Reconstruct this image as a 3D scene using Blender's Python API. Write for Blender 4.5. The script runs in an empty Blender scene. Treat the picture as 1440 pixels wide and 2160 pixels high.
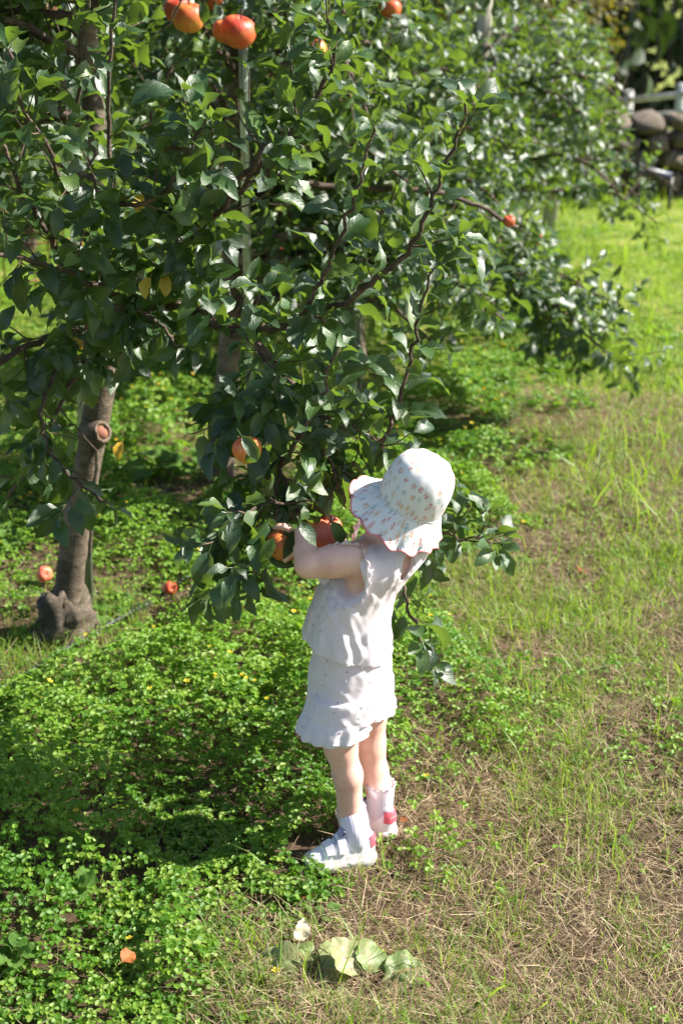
import bpy, math, random
import numpy as np
from mathutils import Vector, Matrix, noise as mnoise
from mathutils.bvhtree import BVHTree

random.seed(11)
RNG = np.random.default_rng(11)
C = bpy.context.scene.collection
sc = bpy.context.scene

# ------------------------------------------------------------------ camera, sky, sun, exposure
CAM_H, PITCH, FPX = 1.70, math.radians(21.5), 3000.0
cam = bpy.data.cameras.new('camera')
cam_o = bpy.data.objects.new('camera', cam)
C.objects.link(cam_o)
cam.sensor_fit = 'VERTICAL'
cam.sensor_height = 36.0
cam.sensor_width = 24.0
cam.lens = FPX / 2160 * 36.0
cam.clip_start = 0.05
cam.clip_end = 800
cam_o.location = (0, 0, CAM_H)
cam_o.rotation_euler = (math.pi / 2 - PITCH, 0, 0)
cam.dof.use_dof = True
cam.dof.focus_distance = 2.66
cam.dof.aperture_fstop = 4.2
cam.dof.aperture_blades = 0
sc.camera = cam_o

SUN_EL, SUN_AZ = math.radians(39.5), math.atan2(0.99, 0.10)      # azimuth clockwise from +Y
world = bpy.data.worlds.new('World')
sc.world = world
world.use_nodes = True
wn = world.node_tree.nodes
sky = wn.new('ShaderNodeTexSky')
sky.sky_type = 'NISHITA'
sky.sun_disc = False
sky.sun_elevation = SUN_EL
sky.sun_rotation = SUN_AZ
bg = wn['Background']
bg.inputs['Strength'].default_value = 0.07
world.node_tree.links.new(sky.outputs[0], bg.inputs['Color'])
sun = bpy.data.lights.new('sun', 'SUN')
sun.energy = 5.0
sun.angle = math.radians(0.5)
sun.color = (1.0, 0.95, 0.86)
sun_o = bpy.data.objects.new('sun', sun)
C.objects.link(sun_o)
sv = Vector((math.sin(SUN_AZ) * math.cos(SUN_EL), math.cos(SUN_AZ) * math.cos(SUN_EL), math.sin(SUN_EL)))
sun_o.rotation_euler = sv.to_track_quat('Z', 'Y').to_euler()
sun_o.location = sv * 30
sc.view_settings.view_transform = 'Standard'
sc.view_settings.look = 'None'
sc.view_settings.gamma = 1.0
sc.view_settings.use_curve_mapping = False
sc.view_settings.exposure = 1.5
sc.render.engine = 'CYCLES'
sc.cycles.use_denoising = True
sc.cycles.max_bounces = 8
sc.cycles.diffuse_bounces = 4
sc.cycles.transmission_bounces = 6
sc.cycles.sample_clamp_indirect = 6

# ------------------------------------------------------------------ a pixel of the photograph -> a point at a real distance
cp, sp_ = math.cos(PITCH), math.sin(PITCH)
def ray(px, py):
    dx, dy = (px - 720) / FPX, (1080 - py) / FPX
    return np.array((dx, cp + dy * sp_, -sp_ + dy * cp))
def P(px, py, Y):
    d = ray(px, py)
    return np.array((0, 0, CAM_H)) + d * (Y / d[1])
def G(px, py, z=0.0):
    d = ray(px, py)
    return np.array((0, 0, CAM_H)) + d * ((z - CAM_H) / d[2])
def project(p):
    p = np.atleast_2d(np.asarray(p, float))
    y, z = p[:, 1], p[:, 2] - CAM_H
    dep = y * cp - z * sp_
    up = y * sp_ + z * cp
    dep = np.maximum(dep, 1e-3)
    return 720 + FPX * p[:, 0] / dep, 1080 - FPX * up / dep, dep

def nrm(v):
    v = np.asarray(v, float)
    return v / (np.linalg.norm(v, axis=-1, keepdims=True) + 1e-12)

# ------------------------------------------------------------------ value noise
def _hash(ix, iy, s):
    h = (ix.astype(np.int64) * 374761393 + iy.astype(np.int64) * 668265263 + s * 974634777) & 0x7fffffff
    h = ((h ^ (h >> 13)) * 1274126177) & 0x7fffffff
    return ((h ^ (h >> 16)) & 0xffff) / 65535.0
def vnoise(x, y, s=0):
    x, y = np.asarray(x, float), np.asarray(y, float)
    ix, iy = np.floor(x), np.floor(y)
    fx, fy = x - ix, y - iy
    fx, fy = fx * fx * (3 - 2 * fx), fy * fy * (3 - 2 * fy)
    a, b = _hash(ix, iy, s), _hash(ix + 1, iy, s)
    c, d = _hash(ix, iy + 1, s), _hash(ix + 1, iy + 1, s)
    return (a * (1 - fx) + b * fx) * (1 - fy) + (c * (1 - fx) + d * fx) * fy
def fbm(x, y, s=0, o=3):
    v, a, t = 0, 0.5, 0
    for i in range(o):
        v = v + a * vnoise(np.asarray(x) * 2 ** i, np.asarray(y) * 2 ** i, s + i * 17)
        t += a
        a *= 0.5
    return v / t
def sstep(a, b, x):
    t = np.clip((np.asarray(x, float) - a) / (b - a), 0, 1)
    return t * t * (3 - 2 * t)

# ------------------------------------------------------------------ mesh helpers
def mesh_np(name, verts, faces, smooth=True, attrs=None, uv=None, mat=None):
    """faces: list of int arrays (n,k); attrs: {name: per vertex float}; uv: per vertex (n,2)"""
    me = bpy.data.meshes.new(name)
    verts = np.asarray(verts, np.float32)
    faces = [np.asarray(f, np.int32) for f in faces if len(f)]
    nl = sum(f.size for f in faces)
    nf = sum(len(f) for f in faces)
    me.vertices.add(len(verts)); me.loops.add(nl); me.polygons.add(nf)
    me.vertices.foreach_set('co', verts.ravel())
    li = np.concatenate([f.ravel() for f in faces])
    me.loops.foreach_set('vertex_index', li)
    tot = np.concatenate([np.full(len(f), f.shape[1], np.int32) for f in faces])
    st = np.concatenate([[0], np.cumsum(tot)[:-1]]).astype(np.int32)
    me.polygons.foreach_set('loop_start', st)
    me.polygons.foreach_set('loop_total', tot)
    me.polygons.foreach_set('use_smooth', np.full(nf, smooth, bool))
    if uv is not None:
        l = me.uv_layers.new(name='UVMap')
        l.data.foreach_set('uv', np.asarray(uv, np.float32)[li].ravel())
    for k, v in (attrs or {}).items():
        a = me.attributes.new(k, 'FLOAT', 'POINT')
        a.data.foreach_set('value', np.asarray(v, np.float32))
    me.update(calc_edges=True)
    me.validate()
    if mat: me.materials.append(mat)
    return me
def link(name, me, parent=None, loc=None):
    o = bpy.data.objects.new(name, me)
    C.objects.link(o)
    if parent: o.parent = parent
    if loc is not None: o.location = loc
    return o
def tag(o, label=None, cat=None, group=None, kind=None):
    for k, v in (('label', label), ('category', cat), ('group', group), ('kind', kind)):
        if v: o[k] = v
    return o
def empty(name, loc, label, cat, group=None):
    o = bpy.data.objects.new(name, None)
    o.location = loc
    o.empty_display_size = 0.05
    C.objects.link(o)
    return tag(o, label, cat, group)
class MB:
    """collects pieces into one mesh"""
    def __init__(s): s.v, s.f, s.n, s.u, s.a = [], {}, 0, [], []
    def add(s, v, faces, uv=None, a=0.0):
        v = np.asarray(v, float)
        for f in faces:
            f = np.asarray(f, int)
            if len(f): s.f.setdefault(f.shape[1], []).append(f + s.n)
        s.v.append(v); s.n += len(v)
        s.u.append(np.zeros((len(v), 2)) if uv is None else np.asarray(uv, float))
        s.a.append(np.full(len(v), a) if np.isscalar(a) else np.asarray(a, float))
    def mesh(s, name, mat=None, smooth=True):
        return mesh_np(name, np.concatenate(s.v), [np.concatenate(x) for x in s.f.values()], smooth,
                       {'rnd': np.concatenate(s.a)}, np.concatenate(s.u), mat)
    def build(s, name, mat=None, parent=None, smooth=True, loc=None):
        me = s.mesh(name, mat, smooth)
        if parent is not None and loc is None:
            me.transform(Matrix.Translation(-wloc(parent)))
        return link(name, me, parent, loc)
def wloc(o):
    v = Vector((0, 0, 0))
    while o is not None:
        v += Vector(o.location); o = o.parent
    return v
def cr(pts, n):
    """Catmull-Rom resample of an (k,d) polyline"""
    p = np.asarray(pts, float)
    if len(p) == 2:
        t = np.linspace(0, 1, n)[:, None]
        return p[0] * (1 - t) + p[1] * t
    q = np.vstack([2 * p[0] - p[1], p, 2 * p[-1] - p[-2]])
    seg = np.linalg.norm(np.diff(p, axis=0), axis=1)
    cum = np.concatenate([[0], np.cumsum(seg)])
    out = []
    for s in np.linspace(0, cum[-1], n):
        i = min(np.searchsorted(cum, s, 'right') - 1, len(p) - 2)
        t = (s - cum[i]) / max(seg[i], 1e-9)
        a, b, c, d = q[i], q[i + 1], q[i + 2], q[i + 3]
        out.append(0.5 * ((2 * b) + (c - a) * t + (2 * a - 5 * b + 4 * c - d) * t ** 2 + (3 * b - a - 3 * c + d) * t ** 3))
    return np.array(out)
def frames(path):
    t = nrm(np.gradient(path, axis=0))
    ref = np.array((0, 0, 1.0)) if abs(t[0][2]) < 0.9 else np.array((1.0, 0, 0))
    e1 = []
    u = nrm(np.cross(t[0], ref))
    for k in range(len(t)):
        u = nrm(u - t[k] * np.dot(u, t[k]))
        e1.append(u)
    e1 = np.array(e1)
    return t, e1, np.cross(t, e1)
def tube(mb, path, radii, sides=6, cap=True, jit=0.0, a=0.0):
    path = np.asarray(path, float)
    n = len(path)
    radii = np.broadcast_to(np.asarray(radii, float), (n,))
    t, e1, e2 = frames(path)
    th = np.linspace(0, 2 * math.pi, sides, endpoint=False)
    rr = radii[:, None] * (1 + (jit * (RNG.random((n, sides)) - 0.5) if jit else 0))
    v = path[:, None] + rr[..., None] * (np.cos(th)[None, :, None] * e1[:, None] + np.sin(th)[None, :, None] * e2[:, None])
    v = v.reshape(-1, 3)
    i = np.arange(n - 1)[:, None] * sides
    j = np.arange(sides)[None]
    k = (j + 1) % sides
    q = np.stack([i + j, i + k, i + sides + k, i + sides + j], -1).reshape(-1, 4)
    L = np.concatenate([[0], np.cumsum(np.linalg.norm(np.diff(path, axis=0), axis=1))])
    uv = np.stack([np.tile(th / 6.283, n), np.repeat(L, sides)], 1)
    fs = [q]
    if cap:
        v = np.vstack([v, path[0], path[-1]])
        uv = np.vstack([uv, [0, 0], [0, L[-1]]])
        jj = np.arange(sides)
        kk = (jj + 1) % sides
        fs.append(np.vstack([np.stack([kk, jj, np.full(sides, n * sides)], 1),
                             np.stack([(n - 1) * sides + jj, (n - 1) * sides + kk, np.full(sides, n * sides + 1)], 1)]))
    mb.add(v, fs, uv, a)
def grid_faces(nr, ncol, wrap=False):
    i = np.arange(nr - 1)[:, None] * ncol
    j = np.arange(ncol if wrap else ncol - 1)[None]
    k = (j + 1) % ncol
    return np.stack([i + j, i + k, i + ncol + k, i + ncol + j], -1).reshape(-1, 4)
def box(mb, c, s, rot=None, bev=0.0):
    """box with chamfered vertical and horizontal edges"""
    c, s = np.asarray(c, float), np.asarray(s, float) / 2
    b = min(bev, min(s) * 0.8)
    v = []
    for sz in (-1, 1):
        for ring in ((0, b), (1, 0)) if sz < 0 else ((1, 0), (0, b)):
            ins = b if ring[0] == 0 else 0
            z = sz * (s[2] - (0 if ring[0] == 0 else b))
            x, y = s[0] - ins, s[1] - ins
            e = b
            v += [(-x + e, -y, z), (x - e, -y, z), (x, -y + e, z), (x, y - e, z), (x - e, y, z), (-x + e, y, z), (-x, y - e, z), (-x, -y + e, z)]
    v = np.array(v)
    if rot is not None: v = v @ np.asarray(rot).T
    q = grid_faces(4, 8, True)
    mb.add(v + c, [q, np.array([[7, 6, 5, 4, 3, 2, 1, 0]]), np.array([[24, 25, 26, 27, 28, 29, 30, 31]])])

# ------------------------------------------------------------------ materials
def new_mat(name):
    m = bpy.data.materials.new(name)
    m.use_nodes = True
    nt = m.node_tree
    return m, nt, nt.nodes, nt.links, nt.nodes['Principled BSDF'], nt.nodes['Material Output']
def ramp(N, stops):
    r = N.new('ShaderNodeValToRGB')
    e = r.color_ramp.elements
    while len(e) < len(stops): e.new(0.5)
    for k, (p, c) in enumerate(stops):
        e[k].position = p; e[k].color = (*c, 1) if len(c) == 3 else c
    return r
def texn(N, L, kind, scale, coord=None, **kw):
    t = N.new(kind)
    t.inputs['Scale'].default_value = scale
    for k, v in kw.items():
        if k in t.inputs: t.inputs[k].default_value = v
        else: setattr(t, k, v)
    if coord is not None: L.new(coord, t.inputs['Vector'])
    return t
def mathn(N, L, op, a, b=None, c=None):
    m = N.new('ShaderNodeMath'); m.operation = op
    for k, x in enumerate((a, b, c)):
        if x is None: continue
        if isinstance(x, (int, float)): m.inputs[k].default_value = x
        else: L.new(x, m.inputs[k])
    return m.outputs[0]
def mix(N, L, fac, a, b, blend='MIX'):
    m = N.new('ShaderNodeMix'); m.data_type = 'RGBA'; m.blend_type = blend
    for s, x in ((m.inputs[0], fac), (m.inputs[6], a), (m.inputs[7], b)):
        if isinstance(x, (int, float)): s.default_value = x
        elif isinstance(x, tuple): s.default_value = (*x, 1)
        else: L.new(x, s)
    return m.outputs[2]
def bump(N, L, h, strength=0.3, dist=0.002, target=None):
    b = N.new('ShaderNodeBump')
    b.inputs['Strength'].default_value = strength
    b.inputs['Distance'].default_value = dist
    L.new(h, b.inputs['Height'])
    if target is not None: L.new(b.outputs[0], target.inputs['Normal'])
    return b
def rnd_value(N, L):
    """individual random: per piece attribute in joined meshes plus the object's own random"""
    at = N.new('ShaderNodeAttribute'); at.attribute_name = 'rnd'
    oi = N.new('ShaderNodeObjectInfo')
    return mathn(N, L, 'FRACT', mathn(N, L, 'ADD', at.outputs['Fac'], oi.outputs['Random']))
def leaf_mat(name, stops, back, trans, tfac=0.4, rough=0.38, veins=True, spec=0.5, bumpd=0.0015, rib=None):
    m, nt, N, L, b, out = new_mat(name)
    r = rnd_value(N, L)
    col = ramp(N, stops); L.new(r, col.inputs[0])
    c = col.outputs[0]
    uv = N.new('ShaderNodeUVMap')
    sep = N.new('ShaderNodeSeparateXYZ'); L.new(uv.outputs[0], sep.inputs[0])
    u = mathn(N, L, 'ABSOLUTE', mathn(N, L, 'SUBTRACT', sep.outputs[0], 0.5))
    if veins:
        w = mathn(N, L, 'ADD', mathn(N, L, 'MULTIPLY', sep.outputs[1], 27), mathn(N, L, 'MULTIPLY', u, -20))
        s = mathn(N, L, 'POWER', mathn(N, L, 'ABSOLUTE', mathn(N, L, 'COSINE', w)), 10.0)
        mid = mathn(N, L, 'LESS_THAN', u, 0.028)
        vv = mathn(N, L, 'MAXIMUM', mathn(N, L, 'MULTIPLY', s, 0.45), mid)
        c = mix(N, L, mathn(N, L, 'MULTIPLY', vv, 0.24), c, rib or (0.16, 0.24, 0.07))
        no = texn(N, L, 'ShaderNodeTexNoise', 9.0, uv.outputs[0], Detail=3.0)
        hh = mathn(N, L, 'ADD', mathn(N, L, 'MULTIPLY', vv, -0.35), no.outputs[0])
        bump(N, L, hh, 0.6, bumpd, b)
    geo = N.new('ShaderNodeNewGeometry')
    c = mix(N, L, geo.outputs['Backfacing'], c, back)
    L.new(c, b.inputs['Base Color'])
    b.inputs['Roughness'].default_value = rough
    b.inputs['Specular IOR Level'].default_value = spec
    tr = N.new('ShaderNodeBsdfTranslucent')
    tr.inputs[0].default_value = (*trans, 1)
    mx = N.new('ShaderNodeMixShader'); mx.inputs[0].default_value = tfac
    L.new(b.outputs[0], mx.inputs[1]); L.new(tr.outputs[0], mx.inputs[2])
    L.new(mx.outputs[0], out.inputs[0])
    return m
M = {}
M['leaf'] = leaf_mat('apple_leaf', [(0, (0.010, 0.032, 0.013)), (0.6, (0.021, 0.058, 0.016)), (0.88, (0.042, 0.098, 0.02)), (1, (0.10, 0.155, 0.03))],
                     (0.08, 0.125, 0.06), (0.19, 0.31, 0.025), 0.31, 0.43, spec=0.8)
M['yellow_leaf'] = leaf_mat('yellow_leaf', [(0, (0.5, 0.3, 0.03)), (1, (0.6, 0.42, 0.06))], (0.5, 0.35, 0.08), (0.6, 0.4, 0.03), 0.3)
M['clover'] = leaf_mat('clover_leaf', [(0, (0.055, 0.145, 0.012)), (0.5, (0.105, 0.215, 0.018)), (0.85, (0.14, 0.255, 0.025)), (1, (0.20, 0.29, 0.045))],
                       (0.11, 0.2, 0.05), (0.30, 0.52, 0.02), 0.4, 0.5, veins=False, spec=0.35)
M['weed'] = leaf_mat('weed_leaf', [(0, (0.06, 0.14, 0.02)), (1, (0.12, 0.21, 0.045))], (0.10, 0.18, 0.06), (0.24, 0.40, 0.03), 0.38, 0.6, spec=0.2)
M['dock'] = leaf_mat('dock_leaf', [(0, (0.10, 0.18, 0.045)), (0.5, (0.19, 0.26, 0.09)), (1, (0.29, 0.31, 0.14))], (0.2, 0.25, 0.1), (0.3, 0.4, 0.06), 0.3, 0.5,
                     rib=(0.75, 0.10, 0.12))
M['dry_leaf'] = leaf_mat('dry_leaf', [(0, (0.24, 0.055, 0.012)), (1, (0.32, 0.10, 0.02))], (0.28, 0.10, 0.03), (0.4, 0.12, 0.02), 0.25, 0.6)
M['bleached'] = leaf_mat('bleached_leaf', [(0, (0.62, 0.54, 0.36)), (1, (0.66, 0.57, 0.38))], (0.6, 0.5, 0.35), (0.5, 0.4, 0.2), 0.2, 0.6, rib=(0.5, 0.4, 0.25))
M['grass'] = leaf_mat('grass_blade', [(0, (0.11, 0.21, 0.022)), (0.5, (0.22, 0.34, 0.032)), (0.85, (0.36, 0.44, 0.055)), (1, (0.52, 0.46, 0.14))],
                      (0.15, 0.25, 0.04), (0.38, 0.58, 0.03), 0.42, 0.5, veins=False)
M['straw'] = leaf_mat('straw', [(0, (0.10, 0.06, 0.032)), (0.5, (0.25, 0.165, 0.092)), (1, (0.48, 0.37, 0.22))], (0.28, 0.18, 0.09), (0.3, 0.2, 0.08), 0.15, 0.6, veins=False)
M['yellow_flower'] = leaf_mat('yellow_petal', [(0, (0.75, 0.5, 0.02)), (1, (0.85, 0.65, 0.05))], (0.7, 0.5, 0.05), (0.8, 0.55, 0.02), 0.3, 0.5, veins=False)
M['evergreen'] = leaf_mat('dark_foliage', [(0, (0.012, 0.03, 0.01)), (1, (0.035, 0.065, 0.018))], (0.02, 0.045, 0.015), (0.05, 0.09, 0.01), 0.2, 0.55, veins=False)
M['yellowing'] = leaf_mat('yellowing_foliage', [(0, (0.05, 0.065, 0.015)), (1, (0.17, 0.14, 0.03))], (0.12, 0.12, 0.04), (0.26, 0.22, 0.02), 0.35, 0.5, veins=False)

def bark_mat(name, c0, c1, c2, scale=1.0):
    m, nt, N, L, b, out = new_mat(name)
    co = N.new('ShaderNodeTexCoord')
    mp = N.new('ShaderNodeMapping'); mp.inputs['Scale'].default_value = (1, 1, 2.2)
    L.new(co.outputs['Object'], mp.inputs[0])
    n1 = texn(N, L, 'ShaderNodeTexNoise', 22 * scale, mp.outputs[0], Detail=8.0, Roughness=0.65)
    n2 = texn(N, L, 'ShaderNodeTexNoise', 7 * scale, co.outputs['Object'], Detail=4.0)
    r1 = ramp(N, [(0.3, c0), (0.52, c1), (0.75, c2)]); L.new(n1.outputs[0], r1.inputs[0])
    r2 = ramp(N, [(0.4, (0.55, 0.55, 0.5)), (0.62, (1.1, 1.08, 1.05))]); L.new(n2.outputs[0], r2.inputs[0])
    c = mix(N, L, 1.0, r1.outputs[0], r2.outputs[0], 'MULTIPLY')
    L.new(c, b.inputs['Base Color'])
    b.inputs['Roughness'].default_value = 0.85
    v = texn(N, L, 'ShaderNodeTexVoronoi', 60 * scale, mp.outputs[0], feature='DISTANCE_TO_EDGE')
    bump(N, L, mathn(N, L, 'ADD', n1.outputs[0], mathn(N, L, 'MULTIPLY', v.outputs[0], 0.4)), 0.7, 0.006, b)
    return m
M['bark'] = bark_mat('apple_bark', (0.055, 0.038, 0.027), (0.14, 0.105, 0.075), (0.25, 0.205, 0.155))
M['burl'] = bark_mat('burl_bark', (0.035, 0.026, 0.02), (0.10, 0.075, 0.055), (0.20, 0.16, 0.12), 1.6)
M['twig'] = bark_mat('twig_bark', (0.055, 0.035, 0.028), (0.115, 0.075, 0.058), (0.2, 0.15, 0.125), 2.5)
def plain(name, col, rough=0.6, metal=0.0, var=0.15, scale=40, bd=0.001, coordk='Object'):
    m, nt, N, L, b, out = new_mat(name)
    co = N.new('ShaderNodeTexCoord')
    n = texn(N, L, 'ShaderNodeTexNoise', scale, co.outputs[coordk], Detail=5.0)
    r = ramp(N, [(0.3, tuple(x * (1 - var) for x in col)), (0.7, tuple(min(x * (1 + var), 0.95) for x in col))])
    L.new(n.outputs[0], r.inputs[0]); L.new(r.outputs[0], b.inputs['Base Color'])
    b.inputs['Roughness'].default_value = rough; b.inputs['Metallic'].default_value = metal
    bump(N, L, n.outputs[0], 0.4, bd, b)
    return m
M['steel'] = plain('galvanised_steel', (0.42, 0.46, 0.44), 0.42, 0.8, 0.2, 30, 0.0005)
M['old_wood'] = plain('weathered_wood', (0.36, 0.33, 0.27), 0.8, 0, 0.3, 25)
M['fence_paint'] = plain('grey_paint', (0.48, 0.47, 0.46), 0.6, 0, 0.15)
M['rust'] = plain('rusty_wire', (0.22, 0.085, 0.045), 0.8, 0.2, 0.35)
M['wire'] = plain('dark_wire', (0.08, 0.08, 0.085), 0.5, 0.6, 0.2)
M['hose'] = plain('black_hose', (0.022, 0.024, 0.028), 0.55, 0, 0.25, 60, 0.0006)
M['pipe_blue'] = plain('dark_blue_pipe', (0.018, 0.022, 0.05), 0.4, 0, 0.2)
M['cut_wood'] = plain('cut_wood', (0.25, 0.10, 0.06), 0.8, 0, 0.4, 60, 0.003)
M['callus'] = plain('callus_ring', (0.15, 0.105, 0.07), 0.85, 0, 0.4, 90, 0.002)
def stone_mat():
    m, nt, N, L, b, out = new_mat('rubble_stone')
    co = N.new('ShaderNodeTexCoord'); oi = N.new('ShaderNodeObjectInfo')
    n = texn(N, L, 'ShaderNodeTexNoise', 9, co.outputs['Object'], Detail=8.0, Roughness=0.65)
    r = ramp(N, [(0.3, (0.08, 0.065, 0.05)), (0.55, (0.19, 0.16, 0.125)), (0.8, (0.30, 0.265, 0.22))]); L.new(n.outputs[0], r.inputs[0])
    t = ramp(N, [(0, (0.75, 0.7, 0.62)), (0.5, (1.0, 0.95, 0.9)), (1, (1.15, 1.05, 0.95))]); L.new(oi.outputs['Random'], t.inputs[0])
    L.new(mix(N, L, 1.0, r.outputs[0], t.outputs[0], 'MULTIPLY'), b.inputs['Base Color'])
    b.inputs['Roughness'].default_value = 0.9
    bump(N, L, n.outputs[0], 0.8, 0.03, b)
    return m
M['stone'] = stone_mat()
def apple_mat(name, red, yel, amount):
    m, nt, N, L, b, out = new_mat(name)
    co = N.new('ShaderNodeTexCoord'); oi = N.new('ShaderNodeObjectInfo')
    va = N.new('ShaderNodeVectorMath'); L.new(co.outputs['Object'], va.inputs[0]); L.new(oi.outputs['Location'], va.inputs[1])
    n = texn(N, L, 'ShaderNodeTexNoise', 1.3, va.outputs[0], Detail=4.0)
    mp = N.new('ShaderNodeMapping'); mp.inputs['Scale'].default_value = (6, 6, 0.7); L.new(co.outputs['Object'], mp.inputs[0])
    st = texn(N, L, 'ShaderNodeTexNoise', 1.0, mp.outputs[0], Detail=2.0)
    sep = N.new('ShaderNodeSeparateXYZ'); L.new(co.outputs['Object'], sep.inputs[0])
    h = mathn(N, L, 'MULTIPLY', sep.outputs[2], 0.13)
    v = mathn(N, L, 'ADD', mathn(N, L, 'ADD', n.outputs[0], mathn(N, L, 'MULTIPLY', mathn(N, L, 'SUBTRACT', st.outputs[0], 0.5), 0.5)), h)
    r = ramp(N, [(max(amount - 0.30, 0), yel), (amount + 0.0, tuple(a * 0.65 + c * 0.35 for a, c in zip(red, yel))), (amount + 0.25, red)]); L.new(v, r.inputs[0])
    sp = texn(N, L, 'ShaderNodeTexVoronoi', 11, co.outputs['Object'])
    c = mix(N, L, mathn(N, L, 'LESS_THAN', sp.outputs['Distance'], 0.16), r.outputs[0], (0.6, 0.4, 0.2))
    L.new(c, b.inputs['Base Color'])
    b.inputs['Roughness'].default_value = 0.48
    b.inputs['Subsurface Weight'].default_value = 0.08
    b.inputs['Subsurface Radius'].default_value = (0.01, 0.004, 0.002)
    bump(N, L, st.outputs[0], 0.15, 0.0006, b)
    return m
M['apple_red'] = apple_mat('apple_red', (0.50, 0.05, 0.028), (0.66, 0.26, 0.05), 0.42)
M['apple_orange'] = apple_mat('apple_orange', (0.55, 0.075, 0.03), (0.68, 0.34, 0.06), 0.50)
M['apple_coral'] = apple_mat('apple_coral', (0.70, 0.135, 0.085), (0.74, 0.36, 0.12), 0.40)

# ================================================================== THE GROUND
# edge between the clover of the tree strip (left) and the mown grass (right), as a curve on the ground
_edge = np.array([G(x, y)[:2] for x, y in ((480, 2160), (620, 2010), (770, 1900), (900, 1720), (1000, 1560), (1050, 1400), (1030, 1280), (1060, 1180), (1140, 1060), (1190, 900), (1190, 760), (1170, 640))])
_edge = _edge[np.argsort(_edge[:, 1])]
def edge_x(y):
    return np.interp(y, np.r_[-3, _edge[:, 1], 60], np.r_[_edge[0, 0] - 0.4, _edge[:, 0], _edge[-1, 0] + 12])
ROW_A, ROW_D = G(135, 1345)[:2], np.array((0.33, 1.0)) / math.hypot(0.33, 1)
def row_off(x, y):            # signed distance from the line of trunks, + to the right
    return (x - ROW_A[0]) * ROW_D[1] - (y - ROW_A[1]) * ROW_D[0]
def clover_w(x, y):
    """1 in dense clover, 0 in mown grass, lower on the bare strip under the trees"""
    e = edge_x(y) - x + (fbm(x * 5, y * 5, 3) - 0.5) * 0.55
    w = sstep(-0.05, 0.22, e)
    r = row_off(x, y)
    bare = sstep(0.55, 0.15, np.abs(r + 0.06)) * sstep(2.9, 3.2, y)
    w = w * (1 - 0.9 * bare * sstep(0.22, 0.50, fbm(x * 2.2, y * 2.2, 9)))
    left = sstep(-0.7, -1.1, r)           # the next alley of grass, beyond the trees
    return w * (1 - 0.8 * left)
def gz(x, y):
    x, y = np.asarray(x, float), np.asarray(y, float)
    near = sstep(14, 9, y)
    z = (fbm(x * 1.6, y * 1.6, 1) - 0.5) * 0.05 * near + (fbm(x * 9, y * 9, 2) - 0.5) * 0.014 * near
    z = z * sstep(0.0, 0.5, np.hypot(x - 0.02, y - 2.42) - 0.05)          # level under the child's shoes
    return z - 1.0 * sstep(11.2, 17, y)
gx = np.unique(np.r_[np.linspace(-220, -6, 24), np.linspace(-6, 6, 221), np.linspace(6, 220, 24)])
gy = np.unique(np.r_[np.linspace(-40, -1, 12), np.linspace(-1, 13, 251), np.linspace(13, 24, 34), np.linspace(24, 400, 30)])
X, Y = np.meshgrid(gx, gy)
gv = np.stack([X.ravel(), Y.ravel(), gz(X, Y).ravel()], 1)
def ground_mat():
    m, nt, N, L, b, out = new_mat('orchard_soil')
    co = N.new('ShaderNodeTexCoord')
    at = N.new('ShaderNodeAttribute'); at.attribute_name = 'clover'
    fa = N.new('ShaderNodeAttribute'); fa.attribute_name = 'meadow'
    n1 = texn(N, L, 'ShaderNodeTexNoise', 60, co.outputs['Object'], Detail=8.0, Roughness=0.7)
    n2 = texn(N, L, 'ShaderNodeTexNoise', 5, co.outputs['Object'], Detail=5.0)
    soil = ramp(N, [(0.3, (0.045, 0.03, 0.02)), (0.55, (0.105, 0.07, 0.045)), (0.75, (0.20, 0.14, 0.095))]); L.new(n1.outputs[0], soil.inputs[0])
    th = ramp(N, [(0.35, (0.035, 0.024, 0.015)), (0.55, (0.11, 0.075, 0.045)), (0.75, (0.26, 0.185, 0.115))]); L.new(n1.outputs[0], th.inputs[0])
    gr = ramp(N, [(0.3, (0.09, 0.13, 0.025)), (0.5, (0.2, 0.25, 0.045)), (0.68, (0.34, 0.32, 0.11))]); L.new(n2.outputs[0], gr.inputs[0])
    c = mix(N, L, at.outputs['Fac'], th.outputs[0], soil.outputs[0])
    c = mix(N, L, fa.outputs['Fac'], c, gr.outputs[0])
    L.new(c, b.inputs['Base Color'])
    b.inputs['Roughness'].default_value = 0.95
    b.inputs['Specular IOR Level'].default_value = 0.15
    bump(N, L, n1.outputs[0], 0.9, 0.012, b)
    return m
far = np.clip(sstep(4.0, 8.0, gv[:, 1]) * 0.9 + sstep(1.6, 2.6, gv[:, 0]) * 0.9 + sstep(1.0, 0.2, gv[:, 1]) * 0.9 + sstep(-0.8, -1.3, row_off(gv[:, 0], gv[:, 1])) * 0.8, 0, 0.95)
me = mesh_np('ground', gv, [grid_faces(len(gy), len(gx))], True, {'clover': clover_w(gv[:, 0], gv[:, 1]), 'meadow': far}, None, ground_mat())
tag(link('ground', me), kind='structure')

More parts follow.
